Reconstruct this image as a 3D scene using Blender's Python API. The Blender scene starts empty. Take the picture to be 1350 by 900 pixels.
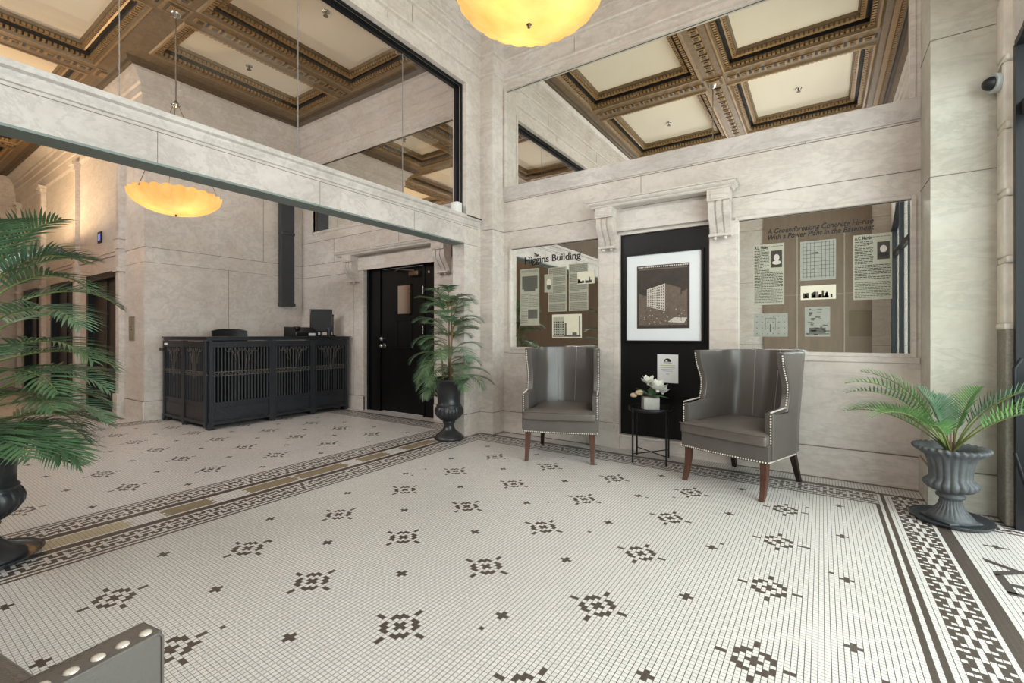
import bpy, bmesh, math, random
import numpy as np
from mathutils import Vector, Matrix
PI = math.pi
S = bpy.context.scene
COL = S.collection
random.seed(7)

# ------------------------------------------------------------------ camera, world, lights, exposure
cd = bpy.data.cameras.new('camera'); cam = bpy.data.objects.new('camera', cd); COL.objects.link(cam)
cam.location = (0, 0, 1.2); cam.rotation_euler = (PI/2, 0, .5932)
cd.sensor_width = 36; cd.lens = 605.7/1350*36; cd.shift_y = -8.5/1350; cd.clip_start = .02
S.camera = cam
S.view_settings.view_transform = 'Standard'; S.view_settings.look = 'None'
S.view_settings.exposure = 0.0; S.view_settings.gamma = 1; S.view_settings.use_curve_mapping = False
W = bpy.data.worlds.new('world'); S.world = W; W.use_nodes = True
W.node_tree.nodes['Background'].inputs[0].default_value = (.90, .95, 1, 1)
W.node_tree.nodes['Background'].inputs[1].default_value = 1.6

def area(name, loc, rot, sx, sy, power, color):
    l = bpy.data.lights.new(name, 'AREA'); l.shape = 'RECTANGLE'; l.size = sx; l.size_y = sy
    l.energy = power; l.color = color
    o = bpy.data.objects.new(name, l); COL.objects.link(o); o.location = loc; o.rotation_euler = rot
    return o
# daylight falling in through the big arched street entrance
area('daylight_entrance', (1.75, 1.6, 2.1), (0, PI/2, 0), 3.6, 4.8, 365, (.96, .985, 1))
# added fill lamps, shining in through invented windows high on the rear walls
area('added_fill_front', (-1.25, -1.85, 4.25), (PI/2-.35, 0, 0), 4.2, .9, 120, (1, .97, .95))
area('added_fill_rear', (-5.8, -1.85, 4.25), (PI/2-.35, 0, 0), 3.6, .9, 430, (.98, .985, .98))

# ------------------------------------------------------------------ materials
def srgb(r, g, b):
    f = lambda c: ((c/255+.055)/1.055)**2.4 if c/255 > .04045 else c/255/12.92
    return (f(r), f(g), f(b), 1)
def mat(name, col, rough=.5, metal=0, noise=0, nscale=4, bump=0, bscale=60, col2=None, spec=.5, stretch=(1,1,1), detail=6, **kw):
    m = bpy.data.materials.new(name); m.use_nodes = True
    nt = m.node_tree; b = nt.nodes['Principled BSDF']
    b.inputs['Base Color'].default_value = col
    b.inputs['Roughness'].default_value = rough; b.inputs['Metallic'].default_value = metal
    b.inputs['Specular IOR Level'].default_value = spec
    tc = nt.nodes.new('ShaderNodeTexCoord'); mp = nt.nodes.new('ShaderNodeMapping')
    mp.inputs['Scale'].default_value = stretch; nt.links.new(tc.outputs['Object'], mp.inputs[0])
    if noise or col2:
        n = nt.nodes.new('ShaderNodeTexNoise'); n.inputs['Scale'].default_value = nscale; n.inputs['Detail'].default_value = detail
        n.inputs['Roughness'].default_value = .62
        nt.links.new(mp.outputs[0], n.inputs['Vector'])
        r = nt.nodes.new('ShaderNodeValToRGB')
        c2 = col2 or tuple(c*(1-noise) for c in col[:3])+(1,)
        r.color_ramp.elements[0].position = .3; r.color_ramp.elements[0].color = c2
        r.color_ramp.elements[1].position = .7; r.color_ramp.elements[1].color = col
        nt.links.new(n.outputs['Fac'], r.inputs[0]); nt.links.new(r.outputs[0], b.inputs['Base Color'])
    if bump:
        n2 = nt.nodes.new('ShaderNodeTexNoise'); n2.inputs['Scale'].default_value = bscale
        nt.links.new(mp.outputs[0], n2.inputs['Vector'])
        bp = nt.nodes.new('ShaderNodeBump'); bp.inputs['Strength'].default_value = bump; bp.inputs['Distance'].default_value = .01
        nt.links.new(n2.outputs['Fac'], bp.inputs['Height']); nt.links.new(bp.outputs[0], b.inputs['Normal'])
    for k, v in kw.items(): b.inputs[k.replace('_', ' ')].default_value = v
    return m

def marble(name, base, warm, vein, rough=.35):
    m = bpy.data.materials.new(name); m.use_nodes = True; nt = m.node_tree; N = nt.nodes; L = nt.links
    b = N['Principled BSDF']; b.inputs['Roughness'].default_value = rough; b.inputs['Specular IOR Level'].default_value = .35
    tc = N.new('ShaderNodeTexCoord')
    n1 = N.new('ShaderNodeTexNoise'); n1.inputs['Scale'].default_value = 1.3; n1.inputs['Detail'].default_value = 7; n1.inputs['Roughness'].default_value = .62; n1.inputs['Distortion'].default_value = .6
    L.new(tc.outputs['Object'], n1.inputs[0])
    r1 = N.new('ShaderNodeValToRGB'); r1.color_ramp.elements[0].position = .35; r1.color_ramp.elements[0].color = warm
    r1.color_ramp.elements[1].position = .65; r1.color_ramp.elements[1].color = base; L.new(n1.outputs[0], r1.inputs[0])
    mp = N.new('ShaderNodeMapping'); mp.inputs['Rotation'].default_value = (.5, .4, .6); mp.inputs['Scale'].default_value = (1, 2.2, 3.2); L.new(tc.outputs['Object'], mp.inputs[0])
    n2 = N.new('ShaderNodeTexNoise'); n2.inputs['Scale'].default_value = 1.7; n2.inputs['Detail'].default_value = 9; n2.inputs['Roughness'].default_value = .7; n2.inputs['Distortion'].default_value = .5
    L.new(mp.outputs[0], n2.inputs[0])
    r2 = N.new('ShaderNodeValToRGB'); cr = r2.color_ramp
    cr.elements[0].position = .46; cr.elements[0].color = (0,0,0,1); cr.elements[1].position = .56; cr.elements[1].color = (0,0,0,1)
    e = cr.elements.new(.505); e.color = (.38,.38,.38,1)
    L.new(n2.outputs[0], r2.inputs[0])
    mx = N.new('ShaderNodeMixRGB'); mx.inputs[2].default_value = vein; L.new(r2.outputs[0], mx.inputs[0]); L.new(r1.outputs[0], mx.inputs[1])
    n3 = N.new('ShaderNodeTexNoise'); n3.inputs['Scale'].default_value = 22; n3.inputs['Detail'].default_value = 8; L.new(tc.outputs['Object'], n3.inputs[0])
    r3 = N.new('ShaderNodeValToRGB'); r3.color_ramp.elements[0].position = .3; r3.color_ramp.elements[0].color = (.93,.925,.92,1); r3.color_ramp.elements[1].position = .6; r3.color_ramp.elements[1].color = (1,1,1,1)
    L.new(n3.outputs[0], r3.inputs[0])
    mm = N.new('ShaderNodeMixRGB'); mm.blend_type = 'MULTIPLY'; mm.inputs[0].default_value = 1
    L.new(mx.outputs[0], mm.inputs[1]); L.new(r3.outputs[0], mm.inputs[2]); L.new(mm.outputs[0], b.inputs['Base Color'])
    return m
M_MARBLE = marble('marble', srgb(221,213,206), srgb(207,196,186), srgb(178,168,162))
M_MARBLE2 = marble('marble_veined', srgb(216,208,202), srgb(190,181,174), srgb(160,152,147))
M_JOINT = mat('marble_joint', srgb(138,124,112), .8, noise=.2)
M_TAN = mat('plaster_tan', srgb(214,196,172), .6, noise=.1, nscale=3)
M_WOODB = mat('wall_brown', srgb(134,118,102), .5, noise=.25, nscale=3, stretch=(1,1,.2))
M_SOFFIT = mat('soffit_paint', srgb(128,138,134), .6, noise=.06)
M_BRONZE = mat('ceiling_bronze', srgb(134,110,80), .42, metal=.12, noise=.35, nscale=14, bump=.4, bscale=45)
M_BRONZED = mat('ceiling_bronze_dark', srgb(98,80,58), .5, noise=.4, nscale=14, bump=.4, bscale=50)
M_GOLD = mat('ceiling_gilt', srgb(168,134,88), .4, metal=.15, noise=.35, nscale=30)
M_SLOT = mat('ceiling_dark_slot', srgb(38,34,31), .6, noise=.2)
M_CREAM = mat('ceiling_cream', srgb(233,222,203), .8, noise=.04, nscale=2)
M_BLACK = mat('black_paint', srgb(17,16,17), .34, noise=.2, nscale=3, spec=.25)
M_BLKM = mat('black_metal', srgb(30,31,34), .4, metal=.5, noise=.2)
M_IRON = mat('dark_iron', srgb(50,51,56), .42, metal=.3, noise=.3, nscale=12, bump=.3, bscale=40)
M_IRONL = mat('dark_iron_worn', srgb(66,67,72), .45, metal=.2, noise=.35, nscale=16)
M_SCROLL = mat('worn_scroll_iron', srgb(104,98,92), .5, metal=.1, noise=.4, nscale=20)
M_LEATHER = mat('grey_leather', srgb(92,86,82), .24, noise=.12, nscale=5, bump=.12, bscale=160, spec=.6)
M_LEATHER2 = mat('grey_leather_cushion', srgb(98,91,85), .28, noise=.14, nscale=5, bump=.2, bscale=120, spec=.6)
M_PIPING = mat('pale_piping', srgb(158,152,145), .4, noise=.1)
M_NAIL = mat('nickel_nail', srgb(224,214,202), .3, metal=.4, noise=.1)
M_CHAIRLEG = mat('walnut_leg', srgb(88,54,40), .4, noise=.35, nscale=8, stretch=(1,1,.2))
M_CHAIRLEGD = mat('dark_walnut_leg', srgb(44,29,24), .4, noise=.3, nscale=8)
M_URN = mat('black_urn', srgb(48,49,52), .33, noise=.25, nscale=9, bump=.1, metal=.1)
M_URNG = mat('grey_lead_urn', srgb(94,98,101), .5, noise=.4, nscale=14, bump=.25, bscale=50)
M_SAUCER = mat('dark_saucer', srgb(58,64,70), .35, noise=.2)
M_SOIL = mat('soil', srgb(40,32,26), .9, noise=.4, nscale=40)
M_LEAF = mat('leaf_dark', srgb(96,126,88), .42, noise=.4, nscale=9, col2=srgb(58,84,60))
M_LEAFB = mat('leaf_blue', srgb(110,142,112), .42, col2=srgb(66,102,74), nscale=9)
M_LEAFY = mat('leaf_bright', srgb(134,180,100), .42, col2=srgb(76,128,80), nscale=7)
M_STEM = mat('leaf_stem', srgb(120,132,74), .5, noise=.2)
M_STEMB = mat('brown_stem', srgb(128,98,66), .6, noise=.3)
M_WHITE = mat('white_paper', srgb(228,228,226), .7, noise=.03)
M_MAT = mat('picture_mat', srgb(226,228,230), .6, noise=.03)
M_INK = mat('black_ink', srgb(26,24,24), .6, noise=.1)
M_INKG = mat('grey_ink', srgb(96,94,86), .7, noise=.2)
M_PANEL = mat('printed_panel', srgb(176,174,156), .6, noise=.12, nscale=14)
M_PANELY = mat('cream_print', srgb(226,220,198), .6, noise=.08, nscale=10)
M_PANELB = mat('blueprint_panel', srgb(160,162,152), .6, noise=.16, nscale=20)
M_SEP0 = mat('sepia_dark', srgb(60,50,43), .5, noise=.4, nscale=12)
M_SEP1 = mat('sepia_mid', srgb(112,96,84), .5, noise=.35, nscale=30)
M_SEP2 = mat('sepia_light', srgb(206,198,188), .5, noise=.15, nscale=20)
M_CHROME = mat('satin_steel', srgb(190,186,178), .25, metal=.9, noise=.08)
M_BRASSD = mat('aged_brass', srgb(110,92,70), .4, metal=.6, noise=.3)
M_STONE = mat('rusticated_stone', srgb(240,232,220), .8, noise=.22, nscale=9, bump=.5, bscale=30)
M_STONEW = mat('white_cast_stone', srgb(228,220,212), .85, noise=.12, nscale=14, bump=.8, bscale=40)
M_GRAN = mat('grey_granite', srgb(150,144,132), .6, noise=.4, nscale=60, bump=.3, bscale=90)
M_ELEV = mat('elevator_door', srgb(56,44,38), .3, metal=.5, noise=.3, nscale=3)
M_SCREEN = mat('dark_screen', srgb(16,18,20), .45, noise=.2)
M_PLASTW = mat('white_plastic', srgb(236,236,234), .4, noise=.03)
M_PLASTB = mat('black_plastic', srgb(24,24,26), .35, noise=.2)
M_FLOWER = mat('white_petal', srgb(240,238,228), .5, noise=.08, nscale=12)
M_BUD = mat('pink_bud', srgb(196,172,140), .5, noise=.3, nscale=20)
M_CONCR = mat('grey_vase_stone', srgb(186,184,176), .6, noise=.2, nscale=12)
M_ROAD = mat('pavement', srgb(170,170,168), .9, noise=.2, nscale=5)
M_YEL = mat('yellow_line', srgb(196,200,60), .6, noise=.1)
def mirror_mat(name, tint, rough=.01):
    m = bpy.data.materials.new(name); m.use_nodes = True; b = m.node_tree.nodes['Principled BSDF']
    b.inputs['Metallic'].default_value = 1; b.inputs['Base Color'].default_value = tint; b.inputs['Roughness'].default_value = rough
    return m
M_MIRROR = mirror_mat('mirror_glass', (.90, .91, .88, 1))
M_MIRRORG = mirror_mat('mirror_glass_old', (.70, .70, .63, 1))
def glass_mat(name, amount, tint=(1,1,1,1)):
    m = bpy.data.materials.new(name); m.use_nodes = True; nt = m.node_tree; N = nt.nodes; L = nt.links
    for n in list(N): N.remove(n)
    o = N.new('ShaderNodeOutputMaterial'); t = N.new('ShaderNodeBsdfTransparent'); t.inputs[0].default_value = tint
    g = N.new('ShaderNodeBsdfGlossy'); g.inputs['Roughness'].default_value = .0
    fr = N.new('ShaderNodeFresnel'); ge = N.new('ShaderNodeNewGeometry'); io = N.new('ShaderNodeMapRange'); L.new(ge.outputs['Backfacing'], io.inputs[0]); io.inputs[3].default_value = 1.5; io.inputs[4].default_value = 1/1.5; L.new(io.outputs[0], fr.inputs[0])
    mt = N.new('ShaderNodeMath'); mt.operation = 'MULTIPLY'; mt.inputs[1].default_value = amount; L.new(fr.outputs[0], mt.inputs[0])
    mx = N.new('ShaderNodeMixShader'); L.new(mt.outputs[0], mx.inputs[0]); L.new(t.outputs[0], mx.inputs[1]); L.new(g.outputs[0], mx.inputs[2]); L.new(mx.outputs[0], o.inputs[0])
    return m
M_GLASS = glass_mat('clear_glass', 1.3)
M_GLASSD = glass_mat('door_glass', 1.0, (.86,.90,.88,1))
def shade_mat():
    m = bpy.data.materials.new('alabaster_shade'); m.use_nodes = True; nt = m.node_tree; N = nt.nodes; L = nt.links
    for n in list(N): N.remove(n)
    o = N.new('ShaderNodeOutputMaterial')
    tc = N.new('ShaderNodeTexCoord'); n1 = N.new('ShaderNodeTexNoise'); n1.inputs['Scale'].default_value = 7; n1.inputs['Detail'].default_value = 5
    L.new(tc.outputs['Object'], n1.inputs[0]); r = N.new('ShaderNodeValToRGB')
    r.color_ramp.elements[0].position = .3; r.color_ramp.elements[0].color = (.46,.22,.055,1)
    r.color_ramp.elements[1].position = .7; r.color_ramp.elements[1].color = (.54,.33,.13,1); L.new(n1.outputs[0], r.inputs[0])
    tr = N.new('ShaderNodeBsdfTranslucent'); df = N.new('ShaderNodeBsdfDiffuse'); L.new(r.outputs[0], tr.inputs[0]); L.new(r.outputs[0], df.inputs[0])
    mx = N.new('ShaderNodeMixShader'); mx.inputs[0].default_value = .35; L.new(tr.outputs[0], mx.inputs[1]); L.new(df.outputs[0], mx.inputs[2])
    hs = N.new('ShaderNodeMixRGB'); hs.inputs[0].default_value = .75; hs.inputs[2].default_value = (.20,.13,.06,1); L.new(r.outputs[0], hs.inputs[1]); L.new(hs.outputs[0], tr.inputs[0]); L.new(hs.outputs[0], df.inputs[0])
    em = N.new('ShaderNodeEmission'); L.new(r.outputs[0], em.inputs[0]); em.inputs[1].default_value = 1.0
    ad = N.new('ShaderNodeAddShader'); L.new(mx.outputs[0], ad.inputs[0]); L.new(em.outputs[0], ad.inputs[1]); L.new(ad.outputs[0], o.inputs[0])
    return m
M_SHADE = shade_mat()
def emit_mat(name, col, s):
    m = bpy.data.materials.new(name); m.use_nodes = True; b = m.node_tree.nodes['Principled BSDF']
    b.inputs['Base Color'].default_value = col; b.inputs['Emission Color'].default_value = col; b.inputs['Emission Strength'].default_value = s
    return m
M_DISP = emit_mat('indicator_display', srgb(120,130,210), .8)
M_BULB = emit_mat('lit_bulb', srgb(255,225,170), 4)

def tile_mat(name, col, grout, gw):
    """glazed mosaic tile: grout lines at whole UV numbers"""
    m = bpy.data.materials.new(name); m.use_nodes = True; nt = m.node_tree; N = nt.nodes; L = nt.links
    b = N['Principled BSDF']; b.inputs['Roughness'].default_value = .38; b.inputs['Specular IOR Level'].default_value = .35
    uv = N.new('ShaderNodeUVMap'); uv.uv_map = 'UVMap'; sp = N.new('ShaderNodeSeparateXYZ'); L.new(uv.outputs[0], sp.inputs[0])
    def mth(op, a, bb=None):
        n = N.new('ShaderNodeMath'); n.operation = op
        for i, v in enumerate((a, bb)):
            if v is None: continue
            if isinstance(v, (int, float)): n.inputs[i].default_value = v
            else: L.new(v, n.inputs[i])
        return n.outputs[0]
    res = []
    for i, w in ((0, gw[0]), (1, gw[1])):
        f = mth('FRACT', sp.outputs[i]); d = mth('ABSOLUTE', mth('SUBTRACT', f, .5))
        res.append(mth('GREATER_THAN', d, .5-w))
    # random value per tile
    fx = mth('FLOOR', sp.outputs[0]); fy = mth('FLOOR', sp.outputs[1])
    cb = N.new('ShaderNodeCombineXYZ'); L.new(fx, cb.inputs[0]); L.new(fy, cb.inputs[1])
    wn = N.new('ShaderNodeTexWhiteNoise'); wn.noise_dimensions = '2D'; L.new(cb.outputs[0], wn.inputs[0])
    tc = N.new('ShaderNodeTexCoord'); n1 = N.new('ShaderNodeTexNoise'); n1.inputs['Scale'].default_value = .8; n1.inputs['Detail'].default_value = 6; L.new(tc.outputs['Object'], n1.inputs[0])
    v = mth('ADD', mth('MULTIPLY', wn.outputs[0], .10), mth('ADD', mth('MULTIPLY', n1.outputs[0], .22), .80))
    mul = N.new('ShaderNodeMixRGB'); mul.blend_type = 'MULTIPLY'; mul.inputs[0].default_value = 1; mul.inputs[1].default_value = col
    L.new(v, mul.inputs[2])
    g1 = N.new('ShaderNodeMixRGB'); g1.inputs[2].default_value = grout[1]; L.new(res[1], g1.inputs[0]); L.new(mul.outputs[0], g1.inputs[1])
    g2 = N.new('ShaderNodeMixRGB'); g2.inputs[2].default_value = grout[0]; L.new(res[0], g2.inputs[0]); L.new(g1.outputs[0], g2.inputs[1])
    L.new(g2.outputs[0], b.inputs['Base Color'])
    return m
M_TW = tile_mat('white_mosaic', srgb(226,221,217), (srgb(84,77,72), srgb(140,133,127)), (.065, .055))
M_TD = tile_mat('dark_mosaic', srgb(84,74,68), (srgb(104,97,90), srgb(92,84,76)), (.03, .03))
M_TP = tile_mat('tan_patch', srgb(146,131,106), (srgb(134,119,94), srgb(140,124,96)), (.02, .02))
M_TL = tile_mat('stained_mosaic', srgb(198,184,156), (srgb(120,108,90), srgb(130,118,98)), (.06, .05))

# ------------------------------------------------------------------ mesh helpers
class MB:
    def __init__(s): s.v = []; s.f = []; s.m = []; s.sm = []
    def add(s, vs, fs, mi=0, sm=False):
        o = len(s.v); s.v += [tuple(v) for v in vs]
        for f in fs: s.f.append([i+o for i in f]); s.m.append(mi); s.sm.append(sm)
    def box(s, x0, x1, y0, y1, z0, z1, mi=0, M=None):
        vs = [Vector((x, y, z)) for z in (z0, z1) for y in (y0, y1) for x in (x0, x1)]
        if M: vs = [M @ v for v in vs]
        s.add(vs, [(0,2,3,1),(4,5,7,6),(0,1,5,4),(2,6,7,3),(0,4,6,2),(1,3,7,5)], mi)
    def bbox(s, x0, x1, y0, y1, z0, z1, r=.01, mi=0, M=None, seg=2):
        bm = bmesh.new(); bmesh.ops.create_cube(bm, size=1)
        for v in bm.verts: v.co = Vector(((x0+x1)/2+v.co.x*(x1-x0), (y0+y1)/2+v.co.y*(y1-y0), (z0+z1)/2+v.co.z*(z1-z0)))
        bmesh.ops.bevel(bm, geom=bm.edges[:], offset=r, segments=seg, profile=.5, affect='EDGES')
        bm.verts.ensure_lookup_table()
        s.add([(M @ v.co if M else v.co.copy()) for v in bm.verts], [[v.index for v in f.verts] for f in bm.faces], mi, True); bm.free()
    def quad(s, a, b, c, d, mi=0): s.add([a, b, c, d], [(0,1,2,3)], mi)
    def cyl(s, p0, p1, r0, r1=None, n=10, mi=0, caps=True, sm=True):
        s.tube([p0, p1], [r0, r0 if r1 is None else r1], n, mi, caps, sm)
    def tube(s, pts, rad, n=8, mi=0, caps=True, sm=True):
        pts = [Vector(p) for p in pts]
        if isinstance(rad, (int, float)): rad = [rad]*len(pts)
        vs = []; up = None
        for i, p in enumerate(pts):
            t = (pts[min(i+1, len(pts)-1)]-pts[max(i-1, 0)]).normalized()
            if up is None: up = Vector((0,0,1)) if abs(t.z) < .9 else Vector((1,0,0))
            a = t.cross(up).normalized(); b = a.cross(t).normalized(); up = b
            for k in range(n):
                th = 2*PI*k/n; vs.append(p+(a*math.cos(th)+b*math.sin(th))*rad[i])
        fs = []
        for i in range(len(pts)-1):
            for k in range(n):
                k2 = (k+1) % n; fs.append((i*n+k, i*n+k2, (i+1)*n+k2, (i+1)*n+k))
        s.add(vs, fs, mi, sm)
        if caps: s.add(vs[:n][::-1], [tuple(range(n))], mi); s.add(vs[-n:], [tuple(range(n))], mi)
    def lathe(s, prof, n=32, c=(0,0,0), mi=0, fn=None, sm=True, cap=True):
        vs = []
        for i, (r, z) in enumerate(prof):
            for k in range(n):
                th = 2*PI*k/n; rr, zz = (r, z) if fn is None else fn(i, r, z, th)
                vs.append((c[0]+rr*math.cos(th), c[1]+rr*math.sin(th), c[2]+zz))
        fs = []
        for i in range(len(prof)-1):
            for k in range(n):
                k2 = (k+1) % n; fs.append((i*n+k, i*n+k2, (i+1)*n+k2, (i+1)*n+k))
        s.add(vs, fs, mi, sm)
        if cap: s.add(vs[:n][::-1], [tuple(range(n))], mi); s.add(vs[-n:], [tuple(range(n))], mi)
    def ball(s, c, r, mi=0, n=8, m=5, sc=(1,1,1)):
        prof = [(max(r*math.sin(PI*i/m), 1e-5), -r*math.cos(PI*i/m)) for i in range(m+1)]
        vs = []
        for rr, z in prof:
            for k in range(n): vs.append((c[0]+rr*math.cos(2*PI*k/n)*sc[0], c[1]+rr*math.sin(2*PI*k/n)*sc[1], c[2]+z*sc[2]))
        fs = [(i*n+k, i*n+(k+1) % n, (i+1)*n+(k+1) % n, (i+1)*n+k) for i in range(m) for k in range(n)]
        s.add(vs, fs, mi, True)
    def sweep(s, path, prof, closed=False, mi=0, sm=False):
        """path: XY points; prof: (offset to the right of travel, z) or + mat index; mitred"""
        n = len(path); P = [Vector(p) for p in path]; rows = []
        for i in range(n):
            d1 = (P[i]-P[i-1]).normalized() if (i > 0 or closed) else None
            d2 = (P[(i+1) % n]-P[i]).normalized() if (i < n-1 or closed) else None
            if d1 is None: d1 = d2
            if d2 is None: d2 = d1
            n1 = Vector((d1.y, -d1.x)); n2 = Vector((d2.y, -d2.x)); b = (n1+n2)
            b = b/max(b.dot(n1), 1e-6)
            rows.append([(P[i].x+b.x*q[0], P[i].y+b.y*q[0], q[1]) for q in prof])
        k = len(prof); vs = [v for r in rows for v in r]
        for i in range(n if closed else n-1):
            j = (i+1) % n
            for a in range(k-1):
                s.add([vs[i*k+a], vs[j*k+a], vs[j*k+a+1], vs[i*k+a+1]], [(0,1,2,3)], prof[a][2] if len(prof[a]) > 2 else mi, sm)
    def build(s, name, mats, parent=None, bevel=0, smooth=False, loc=None):
        me = bpy.data.meshes.new(name); me.from_pydata(s.v, [], s.f)
        if not isinstance(mats, (list, tuple)): mats = [mats]
        for m in mats: me.materials.append(m)
        me.polygons.foreach_set('material_index', s.m)
        me.polygons.foreach_set('use_smooth', [True]*len(s.f) if smooth else s.sm)
        bm = bmesh.new(); bm.from_mesh(me); bmesh.ops.recalc_face_normals(bm, faces=bm.faces[:]) if len(s.f) < 60000 else None
        bm.to_mesh(me); bm.free()
        me.update()
        o = bpy.data.objects.new(name, me); COL.objects.link(o)
        if parent: o.parent = parent
        if loc: o.location = loc
        if bevel:
            b = o.modifiers.new('bevel', 'BEVEL'); b.width = bevel; b.segments = 2; b.limit_method = 'ANGLE'
        return o
def empty(name, loc=(0,0,0), rz=0):
    o = bpy.data.objects.new(name, None); COL.objects.link(o); o.location = loc; o.rotation_euler = (0,0,rz); o.empty_display_size = .1; return o
def tag(o, label, cat, group=None):
    o['label'] = label; o['category'] = cat
    if group: o['group'] = group
    return o
def struct(o): o['kind'] = 'structure'; return o
def copy_tree(o, parent=None):
    c = o.copy(); COL.objects.link(c); c.parent = parent
    for ch in [x for x in list(COL.objects) if x.parent == o]: copy_tree(ch, c)
    return c
def text_mesh(mb, body, size, M, mi=0, shear=0, bold=0, width=None, align='LEFT', depth=0, serif=False):
    """built-in font turned to mesh and appended to mb through matrix M (text lies in its local XY)"""
    ser = []
    cu = bpy.data.curves.new('t', 'FONT'); cu.body = body; cu.size = size; cu.shear = shear; cu.offset = bold; cu.align_x = align
    cu.extrude = depth; cu.resolution_u = 3
    ob = bpy.data.objects.new('t', cu); COL.objects.link(ob)
    dg = bpy.context.evaluated_depsgraph_get(); dg.update()
    me = bpy.data.meshes.new_from_object(ob.evaluated_get(dg))
    xs = [v.co.x for v in me.vertices] or [0]
    if serif:      # little slabs on every stem end give the lettering its serifs
        for yy in sorted({round(v.co.y, 4) for v in me.vertices}):
            if not any(abs(yy-q*size) < .022*size for q in (-.0, .5, .73, .7)): continue
            row = sorted({round(v.co.x, 4) for v in me.vertices if abs(v.co.y-yy) < 1e-3})
            for a_, b_ in zip(row[:-1], row[1:]):
                if .04*size < b_-a_ < .14*size:
                    y0_, y1_ = (yy, yy+.035*size) if yy < .1*size else (yy-.035*size, yy)
                    ser.append((a_-.05*size, b_+.05*size, y0_, y1_))
    k = 1
    if width: k = width/(max(xs)-min(xs))
    vs = [M @ Vector((v.co.x*k, v.co.y, v.co.z)) for v in me.vertices]
    mb.add(vs, [list(p.vertices) for p in me.polygons], mi)
    for x0_, x1_, y0_, y1_ in ser: mb.add([M @ Vector((x*k, y, .0003)) for x, y in ((x0_,y0_),(x1_,y0_),(x1_,y1_),(x0_,y1_))], [(0,1,2,3)], mi)
    bpy.data.objects.remove(ob); bpy.data.curves.remove(cu); bpy.data.meshes.remove(me)

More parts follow.
